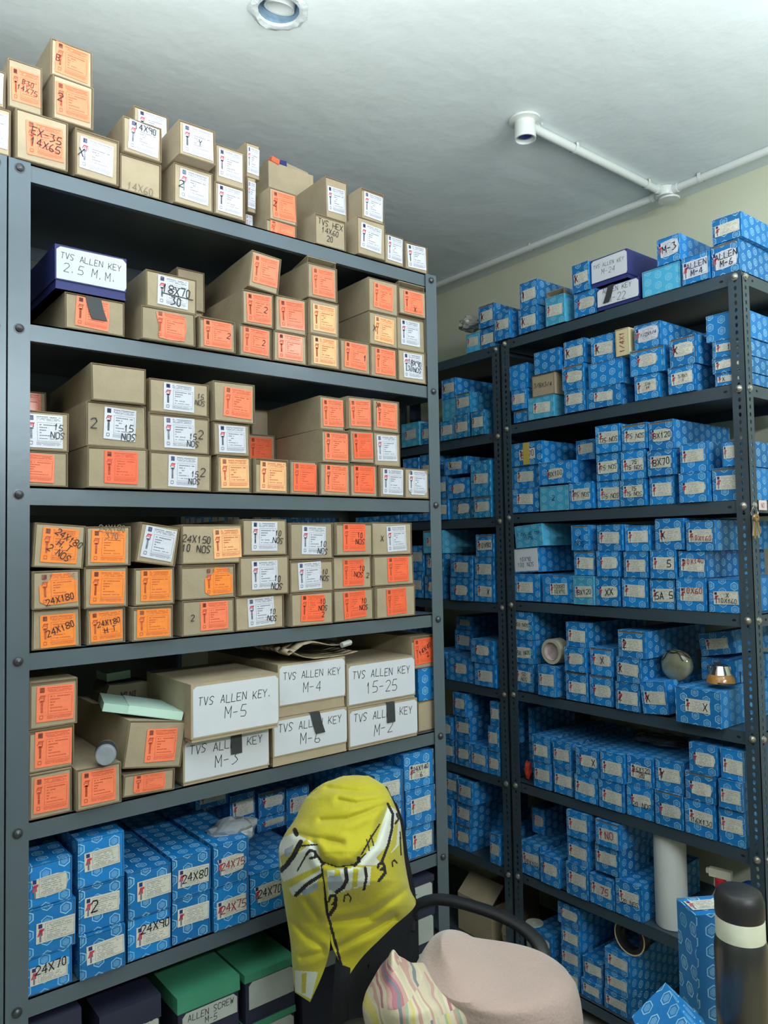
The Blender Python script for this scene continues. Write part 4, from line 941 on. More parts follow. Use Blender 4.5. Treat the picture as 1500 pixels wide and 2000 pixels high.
        write(pl, txt, 0, h*.42, h*.16, w*.7, MT['ink_blue'], y=-.0014)
    elif st == 'L':
        navy = sh == 'A2'
        body = MT['navy'] if navy else MT['card']
        lid = lid_box(root, w, h, d, body, body, MT['paper'], .80 if (navy or 'tray' in o) else .94, txt, o, MT['ink'])
        if 'tape' in o: tape_tab(root, .02 if o['tape'] == '1' else .01, h, .026, .048, .0 if o['tape'] == '1' else .014)
    elif st == 'L2':
        lid_box(root, w, h, d, MT['navy'], MT['navy'], MT['paper'], .86, txt, o, MT['ink'])
        if 'tape' in o: tape_tab(root, -.02, h, .022, .05, -.018)
    elif st in 'Gg':
        if st == 'G':
            lid_box(root, w, h, d, MT['navy_dark'], MT['green'], None, .16, '', o, MT['ink'])
        else:
            lid_box(root, w, h, d, MT['navy_dark'], MT['navy_dark'], None, .2, '', o, MT['ink'])
        mb = MB(); zt = h*.82; zb = h-.075 if h > .1 else h*.06
        a, b = -w*.42, w*.46; zb = max(h*.05, zb); c = .008
        out = [(a, zb), (b, zb), (b, zt-c), (b-c, zt), (a+c, zt), (a, zt-c)]
        mb.face([(x, .0005, z) for x, z in out]); 
        for k in range(6):
            p1, q1 = out[k], out[(k+1) % 6]; mb.face([(p1[0], .0022, p1[1]), (q1[0], .0022, q1[1]), (q1[0], .0005, q1[1]), (p1[0], .0005, p1[1])])
        pl = mb.build('paper_label', MT['paper_grey'], root)
        if txt: write(pl, txt, .005, (zb+zt)/2, .02 if '/' not in txt else .015, (b-a)*.85, MT['ink'], y=.0001)
    elif st == 'X':
        mb = MB(); t = .002
        for a in ((-w/2, w/2, 0, t, 0, h*.8), (-w/2, w/2, d-t, d, 0, h*.8), (-w/2, -w/2+t, t, d-t, 0, h*.8), (w/2-t, w/2, t, d-t, 0, h*.8), (-w/2+t, w/2-t, t, d-t, 0, .003)): mb.box(*a)
        mb.build('carton_body', MT['card'], root)
        mb = MB(); mb.box(-w*.48, w*.35, .006, .05, h*.5, h*.93, 0, Matrix.Rotation(.1, 4, 'Y')); mb.build('folded_card', MT['card'], root)
        mb = MB(); mb.box(-w*.3, -w*.02, .002, .006, h*.72, h*.98, 0, Matrix.Rotation(-.12, 4, 'Y')); mb.build('blue_scrap', MT['navy'], root)
        mb = MB(); mb.box(-w*.55, -w*.38, -.004, .01, h*.66, h*.8, 0, Matrix.Rotation(.2, 4, 'Y')); mb.build('red_scrap', MT['l_red'], root)
    elif st == 'M':
        mb = MB(); prof = [(-.5, 0), (.5, 0), (.54, .5), (.5, .92), (.3, 1), (-.1, .97), (-.42, 1), (-.5, .6)]
        for k in range(len(prof)):
            a, b = prof[k], prof[(k+1) % len(prof)]; mb.face([(a[0]*w, 0, a[1]*h), (a[0]*w, d*.6, a[1]*h), (b[0]*w, d*.6, b[1]*h), (b[0]*w, 0, b[1]*h)])
        mb.face([(a*w, 0, b*h) for a, b in prof]); mb.face([(a*w, d*.6, b*h) for a, b in reversed(prof)])
        mb.build('sacking', MT['olive'], root); write(root, 'MINI', 0, h*.55, h*.22, w*.8, MT['ink'], y=-.001, pen=.2)
    if o.get('flap') == '1': lifted_top(root, w-.004, h, MT['card'] if brown else MT['blue'], MT['card_dark'], .2)
    if o.get('open') == '2': lifted_top(root, w-.004, h, MT['card'], MT['card_dark'], .38, .05)
    if o.get('flap') == '3':
        pass
    if o.get('tape') == '1' and st == 'O': tape_tab(root, -.005, h-.004, .03, .042, .012)
    REC[i] = root
LINES = BOXES.strip().splitlines()
for i, ln in enumerate(LINES): make_box(i, ln)
# rows of far boxes on the two racks behind the left rack, seen through the gap under its third shelf
def far_boxes():
    R = random.Random(4); c = 0
    for rk, (ya, yb) in enumerate(((2.82, 3.66), (3.76, 4.58))):
        for lv in range(1):
            y = ya
            k = 0
            while y < yb-.10:
                w = R.uniform(.07, .1); h = R.uniform(.10, .135)
                zz = SCZ[3]+.0015
                me, inn = carton_mesh(w, .3, h, MT['blue'], MT['card_dark'], 900+c)
                b = link('blue_box', me); ef = end_flap(b, inn, h, MT['blue'], 900+c)
                put_label(ef, 'b', 'l_cream', 0, h*.62, w*.78, .036)
                b.location = (XB+R.uniform(.0, .012), y+w/2, zz); b.rotation_euler.z = -math.pi/2
                tag(b, 'small blue box, %s from right, %s far rack, under left rack third shelf' % (ORD[k], ('nearer', 'farther')[rk]), 'box', GRP['blue'])
                y += w+.004; c += 1; k += 1
far_boxes()
# ---------------------------------------------------------------- ceiling fittings
MT['box_blue'] = newmat('blue_grey_conduit_box', (120, 146, 166), .5, noise=.25, nscale=30)
MT['plaster'] = newmat('rough_white_plaster', (212, 220, 220), .9, bump=.8, bscale=60)
hb = empty('ceiling_light_box', (HX, HY, CZ)); tag(hb, 'round empty light box recessed in the ceiling above the left rack', 'light box')
R0 = random.Random(3); m = MB(); n = 28; rings = []
for r, z in ((.0455, .006), (.047, -.004), (.056, -.006), (.064, -.0008)):
    rings.append([(r*(1+R0.uniform(-.06, .09)*(r > .05))*math.cos(2*math.pi*j/n), r*(1+R0.uniform(-.06, .09)*(r > .05))*math.sin(2*math.pi*j/n), z+R0.uniform(-.0015, .0008)*(r > .05)) for j in range(n)])
V = [p for r in rings for p in r]; F = [(i*n+j, i*n+(j+1) % n, (i+1)*n+(j+1) % n, (i+1)*n+j) for i in range(3) for j in range(n)]
m.idx(V, F, 0, True); m.build('plaster_rim', MT['plaster'], hb)
m = MB(); m.lathe([(.0452, .002), (.0445, .03), (.038, .055), (.0001, .058)], 28); m.build('box_shell', MT['box_blue'], hb)
m = MB(); m.lathe([(.031, .0), (.034, -.001), (.034, .03), (.031, .03)], 24, 0, Matrix.Translation((.006, .008, .012)) @ Matrix.Rotation(.3, 4, 'X')); m.build('inner_ring', MT['pvc'], hb)
SX, SY = 1.628, 1.373
so = empty('ceiling_socket', (SX, SY, CZ)); tag(so, 'round white plastic socket hanging open below the ceiling', 'socket')
m = MB(); m.lathe([(.0001, -.001), (.044, -.001), (.044, -.007), (.030, -.009), (.0285, -.010)], 32); m.build('flange', MT['pvc'], so)
m = MB(); m.lathe([(.0285, -.009), (.030, -.058), (.0265, -.058), (.0255, -.012), (.0001, -.012)], 32); m.build('cup', MT['pvc'], so)
m = MB(); m.lathe([(.0001, -.030), (.018, -.030), (.019, -.046), (.015, -.05), (.0001, -.044)], 20); m.build('holder', MT['navy'], so)
m = MB()
for k in range(5): m.tube([(.044+.004*math.cos(k), .01*k-.02, -.003), (.052+.003*k, .012*k-.02, -.006)], .002, 5)
tag(m.build('paint_crumbs', MT['plaster'], so), kind='stuff')
PX, PY, PZ = 2.335, 1.369, CZ-.0135
cp = empty('ceiling_conduit', (SX, SY, PZ)); tag(cp, 'white conduit pipe crossing the ceiling from socket to wall junction', 'pipe')
m = MB(); m.tube([(.030, 0, 0), (.2, 0, 0), (.45, 0, .001), (PX-SX-.03, 0, 0)], .0125, 14); m.build('pipe', MT['pvc'], cp)
def clip(par, x, y, alongx):
    m = MB(); pts = []
    for k in range(9):
        a = math.pi*k/8; pts.append((math.cos(a)*.0145, -math.sin(a)*.0145+.0005))
    pts = [(.024, .0125)] + [(.0145, .0125)] + pts + [(-.0145, .0125)] + [(-.024, .0125)]
    for i in range(len(pts)-1):
        (a, za), (b, zb) = pts[i], pts[i+1]
        if alongx: m.face([(x-.006, y+a, za), (x+.006, y+a, za), (x+.006, y+b, zb), (x-.006, y+b, zb)])
        else: m.face([(x+a, y-.006, za), (x+a, y+.006, za), (x+b, y+.006, zb), (x+b, y-.006, zb)])
    return m.build('pipe_clip', MT['pvc'], par)
clip(cp, .22, 0, True); clip(cp, .60, 0, True)
wp = empty('wall_conduit', (PX, 0, PZ)); tag(wp, 'long white conduit pipe along the ceiling beside the right wall', 'pipe')
m = MB(); m.tube([(0, -1.5, 0), (0, 0, 0), (.0, PY-.03, 0)], .0125, 14); m.build('pipe', MT['pvc'], wp)
m = MB(); m.tube([(0, PY+.03, 0), (-.008, 2.4, 0), (-.02, 4.0, 0), (-.02, 5.55, 0)], .0125, 14); m.build('pipe', MT['pvc'], wp)
for y in (.4, 1.24, 1.95, 2.8, 3.9): clip(wp, 0, y, False)
jb = empty('junction_box', (PX, PY, CZ)); tag(jb, 'round white junction box where the two ceiling pipes meet', 'junction box')
m = MB(); m.lathe([(.0001, -.001), (.034, -.001), (.034, -.026), (.031, -.030), (.0001, -.031)], 28)
for a in (0, math.pi, math.pi/2*3): pass
m.build('box_body', MT['pvc'], jb)
for dx, dy in ((-1, 0), (0, 1), (0, -1)):
    m = MB(); m.tube([(dx*.03, dy*.03, -.0135), (dx*.048, dy*.048, -.0135)], .0155, 12); m.build('pipe_collar', MT['pvc'], jb)
m = MB(); m.lathe([(.030, -.031), (.036, -.034), (.034, -.039), (.0001, -.041)], 28, 0, Matrix.Translation((.012, -.006, 0))); m.build('cover_plate', MT['pvc'], jb)
# ---------------------------------------------------------------- crumpled plastic
def crumple(name, loc, size, mat, seed, label, cat, part='film', sub=3, amp=.35, detail=2.6, rest=None):
    import mathutils.noise as mn
    bm = bmesh.new(); bmesh.ops.create_icosphere(bm, subdivisions=sub, radius=1)
    for v in bm.verts:
        p = v.co*detail + Vector((seed*3.1, seed, 0)); a = mn.noise(p) + .5*abs(mn.noise(p*2.3)) + .3*abs(mn.noise(p*5))
        v.co *= 1+amp*a; v.co.x *= size[0]; v.co.y *= size[1]; v.co.z *= size[2]
    zmin = min(v.co.z for v in bm.verts)
    for v in bm.verts: v.co.z -= zmin
    me = bpy.data.meshes.new(name); bm.to_mesh(me); bm.free(); me.materials.append(mat)
    o = link(name, me); o.location = loc; tag(o, label, cat); return o
import bmesh
MT['film'] = newmat('clear_crumpled_film', (200, 206, 206), .12, coat=1, trans=.55, bump=.6, bscale=50)
MT['film_dull'] = newmat('grey_plastic_bag', (186, 188, 180), .25, coat=.6, trans=.25, bump=.5, bscale=40)
MT['foil'] = newmat('silver_foil', (200, 200, 198), .18, metal=.9, bump=.9, bscale=45)
MT['dark_foil'] = newmat('dark_glossy_wrapper', (70, 72, 76), .15, coat=1, bump=.8, bscale=40)
crumple('plastic_bag', (2.06, 2.03, 2.302), (.040, .045, .028), MT['film_dull'], 2, 'crumpled grey plastic bag on top of the middle rack', 'bag')
crumple('plastic_bag', (.80, 1.565, .84), (.055, .04, .026), MT['film'], 5, 'crumpled clear plastic bag on blue boxes of sixth shelf, left rack', 'bag')
crumple('plastic_bag', (2.15, 1.34, .868), (.045, .085, .018), MT['dark_foil'], 7, 'glossy dark plastic bag on boxes, sixth shelf of right rack', 'bag')
crumple('foil_wrap', (2.09, 1.11, 1.111), (.02, .03, .02), MT['foil'], 9, 'crumpled silver foil behind the bell lamp, fifth shelf of right rack', 'foil')
crumple('net_bag', (2.02, 1.765, .692), (.012, .012, .03), newmat('red_net', (190, 60, 40), .6), 4, 'small red net bag beside the left post, sixth shelf of right rack', 'bag')
crumple('cloth_bag', (2.05, 1.90, .0765), (.022, .025, .042), newmat('cream_cloth_bag', (190, 178, 150), .8, noise=.2), 12, 'small cream cloth bag on the lowest shelf of middle rack', 'bag')
# ---------------------------------------------------------------- things on the right and middle racks
MX = Matrix.Rotation(-math.pi/2, 4, 'Y')   # lathe axis z -> -x (towards the aisle)
m = MB(); m.lathe([(.030, 0), (.041, 0), (.042, -.045), (.030, -.045), (.029, 0)], 36, 0, MX)
t = empty('tape_roll', (2.00, 1.635, 1.142+.0)); tag(t, 'wide roll of clear tape standing on its rim, fifth shelf of right rack', 'tape')
m.build('tape', newmat('cream_tape_side', (178, 172, 150), .3, noise=.1, coat=.5), t)
m = MB(); m.lathe([(.0001, -.012), (.026, -.012), (.029, -.002), (.0295, -.04), (.0001, -.04)], 32, 0, MX); m.build('core', newmat('pinkish_core', (176, 158, 156), .4, noise=.25, nscale=40), t)
b = empty('glass_lamp', (2.05, 1.225, 1.0905)); tag(b, 'round grey glass lamp lying with its face to the aisle, fifth shelf', 'lamp')
m = MB(); m.lathe([(.0001, .006), (.03, .004), (.043, -.002), (.046, -.008), (.043, -.03), (.024, -.055), (.016, -.075), (.0001, -.076)], 32, 0, Matrix.Translation((0, 0, .046)) @ MX); m.build('glass_face', newmat('smoky_glass', (128, 128, 104), .12, coat=1, noise=.3, nscale=30), b)
m = MB(); R1 = random.Random(2)
m.tube([(-.004, .035*math.cos(a), .046+.04*math.sin(a)+.004*math.sin(7*a)) for a in [k*.25+.2 for k in range(11)]], .0016, 6); m.tube([(-.002, .02, .085), (-.012, .0, .093), (-.006, -.03, .088), (.01, -.045, .07)], .0016, 6)
m.build('wire', MT['ink'], b)
l = empty('bell_lamp', (2.03, 1.075, 1.1095)); tag(l, 'small polished metal bell lamp with amber base on a blue box', 'lamp')
m = MB(); m.lathe([(.038, 0), (.036, .012), (.030, .022), (.027, .024)], 28); m.build('amber_base', newmat('amber_plastic', (170, 120, 60), .25, coat=.6), l)
m = MB(); m.lathe([(.034, .014), (.027, .026), (.022, .045), (.020, .047), (.0001, .048)], 28); m.build('metal_neck', MT['steel'], l)
m = MB(); m.tube([(-.03, .0, .002), (-.04, -.02, .004), (-.02, -.045, .002), (.01, -.05, .004), (.03, -.04, .03)], .0016, 6); m.build('wire', MT['ink'], l)
r = empty('paper_roll', (2.055, 1.262, .3855)); tag(r, 'tall white paper roll standing upright on the seventh shelf', 'paper roll')
m = MB(); m.lathe([(.010, 0), (.0445, 0), (.0455, .004), (.0455, .258), (.044, .262), (.010, .262), (.010, 0)], 40); m.build('paper', newmat('white_roll_paper', (196, 200, 196), .7, noise=.03, bump=.1), r)
m = MB(); m.lathe([(.0098, .001), (.0098, .261), (.008, .261), (.008, .001), (.0098, .001)], 20); m.build('core_tube', MT['card'], r)
s = empty('spray_bottle', (2.045, 1.105, .3855)); tag(s, 'spray bottle with white trigger and red collar on the seventh shelf', 'bottle')
m = MB(); m.lathe([(.0001, 0), (.03, 0), (.032, .01), (.032, .10), (.026, .13), (.013, .155), (.012, .162), (.0001, .162)], 28); m.build('bottle_body', newmat('milky_plastic', (176, 184, 182), .3, trans=.2), s)
m = MB(); m.lathe([(.0001, .158), (.0145, .158), (.0145, .182), (.011, .185), (.0001, .185)], 24); m.build('collar', newmat('red_plastic', (190, 34, 44), .4), s)
m = MB(); m.box(-.009, .009, -.03, .028, .186, .208); m.box(-.006, .006, .026, .036, .192, .204); m.box(-.004, .004, .012, .016, .160, .188, 0, Matrix.Rotation(.0, 4, 'X'))
m2 = m; tr = m2.build('trigger_head', newmat('ivory_plastic', (206, 204, 184), .4), s); tr.rotation_euler.z = .2
bm_ = empty('blue_canister', (2.06, 1.03, .3855)); tag(bm_, 'blue canister with a domed cap beside the spray bottle', 'canister')
m = MB(); m.lathe([(.0001, 0), (.026, 0), (.027, .004), (.027, .15), (.0001, .151)], 28); m.build('can_body', newmat('blue_metal', (24, 70, 150), .35, coat=.5), bm_)
m = MB(); m.lathe([(.0285, .148), (.0285, .17), (.024, .185), (.012, .193), (.0001, .195)], 28); m.build('cap', newmat('blue_cap', (30, 92, 176), .4), bm_)
br = empty('black_tape_roll', (2.02, 1.385, .255)); tag(br, 'black tape roll on edge with a pale paper side, lowest shelf of right rack', 'tape')
for k, bx in enumerate(LINES):
    q = bx.split()
    if q[0] == 'B8' and float(q[1]) < -1.385 < float(q[2]): br.location.z = max(br.location.z*0, *[float(x.split()[4]) for x in LINES if x.startswith('B8') and float(x.split()[1]) < -1.385 < float(x.split()[2])]) + .053
m = MB(); m.lathe([(.036, -.002), (.051, -.002), (.052, -.03), (.036, -.03), (.036, -.002)], 36, 0, MX); m.build('tape', newmat('black_tape_wound', (28, 28, 30), .4), br)
m = MB(); m.lathe([(.049, -.0005), (.0525, -.0005), (.0525, -.0018), (.049, -.0018), (.049, -.0005)], 36, 0, MX); m.build('pale_rim', MT['cream'], br)
cr = empty('cream_roll', (2.045, 1.775, .0765)); tag(cr, 'short cream paper roll upright behind the chair armrest', 'paper roll')
m = MB(); m.lathe([(.008, 0), (.030, 0), (.030, .128), (.008, .128), (.008, 0)], 30); m.build('paper', newmat('ribbed_cream_paper', (176, 178, 158), .8, noise=.06), cr)
cb = empty('open_carton', (2.01, 2.03, .0715), -math.pi/2); tag(cb, 'large brown carton with loose flaps on the lowest shelf, middle rack', 'box')
m = MB(); t_ = .003; w_, d_, h_ = .17, .26, .13
for a in ((-w_/2, w_/2, 0, t_, 0, h_), (-w_/2, w_/2, d_-t_, d_, 0, h_), (-w_/2, -w_/2+t_, t_, d_-t_, 0, h_), (w_/2-t_, w_/2, t_, d_-t_, 0, h_), (-w_/2+t_, w_/2-t_, t_, d_-t_, 0, t_)): m.box(*a)
m.build('carton_body', MT['card'], cb)
m = MB(); m.box(-w_/2, w_/2, 0, .09, 0, .003, 0, Matrix.Translation((0, .001, h_)) @ Matrix.Rotation(.7, 4, 'X')); m.build('front_flap', MT['card'], cb)
m = MB(); m.box(-.09, 0, 0, d_, 0, .003, 0, Matrix.Translation((-w_/2+.004, 0, h_)) @ Matrix.Rotation(-.5+1.57, 4, 'Y')); 
# keys on the end of the third shelf
ky = empty('key_bunch', (1.985, .9435, 1.589)); tag(ky, 'bunch of steel and brass keys hanging from the right rack post', 'keys')
m = MB(); m.tube([(.016*math.cos(a), .003*math.sin(2*a), -.016+.016*math.sin(a)) for a in [k*math.pi/8 for k in range(16)]], .0013, 6, 0, True); m.build('key_ring', MT['steel'], ky)
for k, (ang, L, mt) in enumerate(((-.28, .055, 'steel'), (-.12, .06, 'brass'), (.02, .052, 'steel'), (.16, .058, 'steel'), (.30, .05, 'brass'))):
    m = MB(); M = Matrix.Translation((0, -.001*k-.001, -.028)) @ Matrix.Rotation(-ang, 4, 'Y')
    m.lathe([(.004, -.0008), (.011, -.0008), (.011, .0008), (.004, .0008), (.004, -.0008)], 14, 0, M @ Matrix.Translation((0, 0, -.006)) @ Matrix.Rotation(math.pi/2, 4, 'X'))
    m.box(-.0032, .0032, -.0008, .0008, -L, -.014, 0, M)
    for j in range(4): m.box(.003, .0055 - (j % 2)*.0012, -.0008, .0008, -L+.004+j*.006, -L+.008+j*.006, 0, M)
    m.build('key', MT[mt], ky)
tg = MB(); tg.box(2.03, 2.075, .9525, .9531, 1.577, 1.603); o = tg.build('price_tag', newmat('pinkish_tag', (226, 206, 206), .5)); tag(o, 'small pinkish paper tag stuck on the rack end by the keys', 'tag')
write(o, 'NO', 2.052, 1.590, .012, .03, MT['ink_red'], y=.9521)
# ---------------------------------------------------------------- things on the left rack
MYr = Matrix.Rotation(math.pi/2, 4, 'X')
cn = empty('metal_cap', (.493, 1.475, 1.0915+.0205)); tag(cn, 'round steel cap lying on its side on a brown box', 'cap')
m = MB(); m.lathe([(.0001, .0), (.017, .0), (.0185, -.002), (.0195, -.006), (.0195, -.045), (.0001, -.045)], 30, 0, Matrix.Rotation(-.35, 4, 'Z') @ MYr @ Matrix.Scale(1, 4)); m.build('cap_shell', newmat('grey_steel_cap', (150, 158, 168), .35, metal=.25, noise=.1, nscale=60), cn)
m = MB(); m.lathe([(.0196, -.012), (.0202, -.016), (.0202, -.038), (.0196, -.040)], 30, 0, Matrix.Rotation(-.35, 4, 'Z') @ MYr); m.build('print_band', MT['black_tape'], cn)
pt = empty('pale_green_tray', (.580, 1.515, 1.1670)); pt.rotation_euler = (0, math.radians(13), -.25); tag(pt, 'thin pale green box lying tilted on a brown box', 'box')
m = MB(); m.box(-.078, .078, 0, .12, 0, .016); m.build('tray_body', newmat('pale_green_card', (178, 212, 196), .5), pt)
m = MB(); m.box(-.03, .079, -.0006, .1205, .0015, .0175); m.build('sleeve', newmat('mint_card', (196, 226, 212), .45), pt)
gp = empty('pale_green_pack', (.612, 1.74, 1.207)); tag(gp, 'small pale green pack on the olive sacking bundle', 'pack')
m = MB(); m.box(-.027, .027, 0, .07, 0, .018, 0, Matrix.Rotation(-.05, 4, 'Y')); m.build('pack_body', newmat('pale_green_pack', (160, 196, 170), .5), gp)
pr = empty('folded_kraft_paper', (1.01, 1.50, 1.2385)); tag(pr, 'loosely folded kraft paper resting on the box marked M-4', 'paper')
prof = [(.105, .006), (.07, .001), (.02, .0008), (-.03, .004), (-.062, .012), (-.085, .026), (-.098, .034), (-.106, .028), (-.100, .020), (-.080, .030), (-.06, .040), (-.03, .042), (-.01, .036), (.02, .026), (.05, .022), (.075, .024)]
m = MB(); t_ = .0012; R2 = random.Random(8); ny = 6
for k in range(len(prof)-1):
    for j in range(ny):
        ya, yb = .16*j/ny, .16*(j+1)/ny
        def pp(q, y): return (q[0]+.004*math.sin(31*q[0]+40*y), y+.01*math.sin(23*q[0])*(y < .001), q[1]+.003*math.sin(55*y+20*q[0])*(q[1] > .012))
        a, b = prof[k], prof[k+1]
        m.face([pp(a, ya), pp(b, ya), pp(b, yb), pp(a, yb)], 0, True)
o = m.build('kraft_sheet', MT['card'], pr); md = o.modifiers.new('thick', 'SOLIDIFY'); md.thickness = .0012; md.offset = 1
m = MB(); m.tube([(.05, -.002, .026), (.075, .0, .030), (.085, .02, .028)], .007, 8); m.build('twist_end', MT['film_dull'], pr)
# ---------------------------------------------------------------- office chair
SD = Vector((.88, .475, 0)).normalized(); FN = Vector((SD.y, -SD.x, 0))     # along the backrest, seat direction
BC = Vector((1.002, 1.322, 0))
ch = empty('office_chair', (1.06, 1.06, 0)); tag(ch, 'black office chair with curved armrests in front of the left rack', 'chair')
def cl(p): return Vector(p) - ch.location
m = MB(); rows = [(.46, .16), (.54, .195), (.62, .195), (.70, .18), (.80, .14), (.88, .12), (.93, .09), (.955, .06), (.965, .025)]; NU = 12; V = []; F = []
for z, hw in rows:
    for k in range(NU+1):
        u = -1+2*k/NU; p = BC + SD*(u*hw) + FN*(.04*u*u - .02) ; V.append((p.x-ch.location.x, p.y-ch.location.y, z))
for i in range(len(rows)-1):
    for k in range(NU): F.append((i*(NU+1)+k, i*(NU+1)+k+1, (i+1)*(NU+1)+k+1, (i+1)*(NU+1)+k))
m.idx(V, F, 0, True); o = m.build('backrest', MT['mesh_bl'], ch); md = o.modifiers.new('t', 'SOLIDIFY'); md.thickness = .03; md.offset = 0
m = MB(); SCn = Vector((1.06, 1.03, 0)); V = []; NU = 28
for z, s in ((.425, .9), (.43, .97), (.46, 1), (.478, .97), (.482, .8)):
    for k in range(NU):
        a = 2*math.pi*k/NU; c, sn = math.cos(a), math.sin(a); e = .6
        p = SCn + SD*(.235*s*math.copysign(abs(c)**e, c)) + FN*(.225*s*math.copysign(abs(sn)**e, sn)); V.append((p.x-ch.location.x, p.y-ch.location.y, z))
F = [(i*NU+k, i*NU+(k+1) % NU, (i+1)*NU+(k+1) % NU, (i+1)*NU+k) for i in range(4) for k in range(NU)] + [tuple(range(4*NU, 5*NU)), tuple(reversed(range(NU)))]
m.idx(V, F, 0, True); m.build('seat', MT['mesh_bl'], ch)
def arm(pts): 
    m = MB(); P = [cl(p) for p in pts]; Q = []
    for i in range(len(P)-1):
        a = P[max(i-1, 0)]; b = P[i]; c = P[i+1]; d = P[min(i+2, len(P)-1)]
        for j in range(4):
            t = j/4; Q.append(.5*((2*b)+(c-a)*t+(2*a-5*b+4*c-d)*t*t+(3*b-a-3*c+d)*t**3))
    Q.append(P[-1]); m.tube(Q, .017, 12, 0, False, .7); return m.build('armrest', MT['black_pl'], ch)
arm([(1.165, 1.39, .61), (1.18, 1.385, .655), (1.215, 1.34, .678), (1.25, 1.25, .68), (1.27, 1.165, .674), (1.27, 1.10, .66), (1.25, 1.065, .635), (1.232, 1.075, .595), (1.215, 1.09, .54), (1.20, 1.07, .466)])
arm([(.80, 1.165, .60), (.79, 1.14, .635), (.80, 1.11, .662), (.84, 1.06, .668), (.88, 1.0, .662), (.90, .93, .645), (.885, .885, .61), (.862, .88, .55), (.852, .895, .50), (.862, .93, .468)])
m = MB(); m.tube([(0, -.02, .12), (0, -.02, .43)], .026, 16); m.build('gas_stem', MT['black_pl'], ch)
m = MB(); a = BC-FN*.02; m.tube([cl((a.x, a.y, .62)), cl((a.x-FN.x*.03, a.y-FN.y*.03, .45)), cl((1.05, 1.07, .415))], .022, 10, 0, False, .5); m.build('back_bracket', MT['black_pl'], ch)
for k in range(5):
    a = 2*math.pi*k/5+.3; e = (.27*math.cos(a), -.02+.27*math.sin(a))
    m = MB(); m.tube([(0, -.02, .13), (e[0]*.6, -.02+(e[1]+.02)*.6, .10), (e[0], e[1], .075)], [.026, .02, .014], 10); m.build('leg', MT['black_pl'], ch)
    m = MB(); m.lathe([(.0001, -.012), (.024, -.012), (.026, -.008), (.026, .008), (.024, .012), (.0001, .012)], 16, 0, Matrix.Translation((e[0], e[1], .027)) @ Matrix.Rotation(a, 4, 'Z') @ Matrix.Rotation(math.pi/2, 4, 'X')); m.box(e[0]-.006, e[0]+.006, e[1]-.006, e[1]+.006, .05, .075); m.build('caster', MT['black_pl'], ch)
# ---------------------------------------------------------------- cloths: sheets modelled in their own upright plane, with front and back
FH = Vector((.62414, .78131, 0)).normalized(); RH = Vector((FH.y, -FH.x, 0))
def interp(P, t):
    n = len(P)-1; x = min(max(t*n, 0), n-1e-6); i = int(x); f = x-i
    a, b, c, d = P[max(i-1, 0)], P[i], P[i+1], P[min(i+2, n)]
    return tuple(.5*((2*b[k])+(c[k]-a[k])*f+(2*a[k]-5*b[k]+4*c[k]-d[k])*f*f+(3*b[k]-a[k]-3*c[k]+d[k])*f**3) for k in (0, 1))
def inpoly(x, y, P):
    c = False; j = len(P)-1
    for i in range(len(P)):
        if (P[i][1] > y) != (P[j][1] > y) and x < (P[j][0]-P[i][0])*(y-P[i][1])/(P[j][1]-P[i][1])+P[i][0]: c = not c
        j = i
    return c
def dist(x, y, L):
    m_ = 9
    for (ax, ay), (bx, by) in zip(L, L[1:]):
        dx, dy = bx-ax, by-ay; t = max(0, min(1, ((x-ax)*dx+(y-ay)*dy)/(dx*dx+dy*dy+1e-12))); m_ = min(m_, math.hypot(x-ax-dx*t, y-ay-dy*t))
    return m_
SO = Vector((.927, 1.282, 0)) 
def span(z, Ls, Rs):
    def x_at(P):
        for (xa, za), (xb, zb) in zip(P, P[1:]):
            if zb <= z <= za and za > zb: return xa+(xb-xa)*(za-z)/(za-zb)
        return P[0][0] if z > P[0][1] else P[-1][0]
    return x_at(Ls), x_at(Rs)
ALf = CLOTH['AL']; BRf = CLOTH['BR'] + [[CLOTH['BR'][7][0], CLOTH['AL'][-1][1]-.02]]
BRs = CLOTH['BR'][:8] + [[CLOTH['BR'][7][0]+.002, CLOTH['AL'][-1][1]-.02]]
ZT = ALf[0][1]
def bulge(x, z, B=.165):
    a, b = span(z, ALf, BRs); c = (a+b)/2; h = max((b-a)/2, .01); s = max(-1, min(1, (x-c)/h))
    dome = math.sqrt(max(0, min(1, (ZT-.001-z)/.15)))
    low = min(1, max(.6, (z-.62)/.2))
    return B*math.sqrt(max(0, 1-s*s))**.9*dome*low
def crease(x, z):
    d = 0
    for k, L in enumerate(CLOTH['creases']):
        q = dist(x, z, L); a = .009 if k == 3 else .006
        d -= a*math.exp(-(q/.006)**2); d += a*.6*math.exp(-((q-.014)/.010)**2)
    d += .0025*math.sin(38*x+21*z+2*math.sin(17*z)) + .002*math.sin(55*z-30*x)
    return d
def colour(x, z):
    for q in CLOTH['black']:
        if dist(x, z, q[1:]) < q[0]: return 3
    for P in CLOTH['grey']:
        if inpoly(x, z, P): return 2
    for P in CLOTH['yell']:
        if inpoly(x, z, P): return 0
    for P in CLOTH['white']:
        if inpoly(x, z, P): return 1
    return 0
MT['sh_y'] = newmat('yellow_jersey', (184, 174, 26), .8, noise=.07, nscale=20, bump=.25, bscale=120, sheen=.2)
MT['sh_w'] = newmat('white_jersey_print', (206, 210, 196), .8, noise=.06, nscale=20, sheen=.2)
MT['sh_g'] = newmat('grey_blue_jersey_print', (150, 164, 172), .8, noise=.1, nscale=40)
MT['sh_k'] = newmat('black_jersey_print', (30, 28, 32), .8)
m = MB()
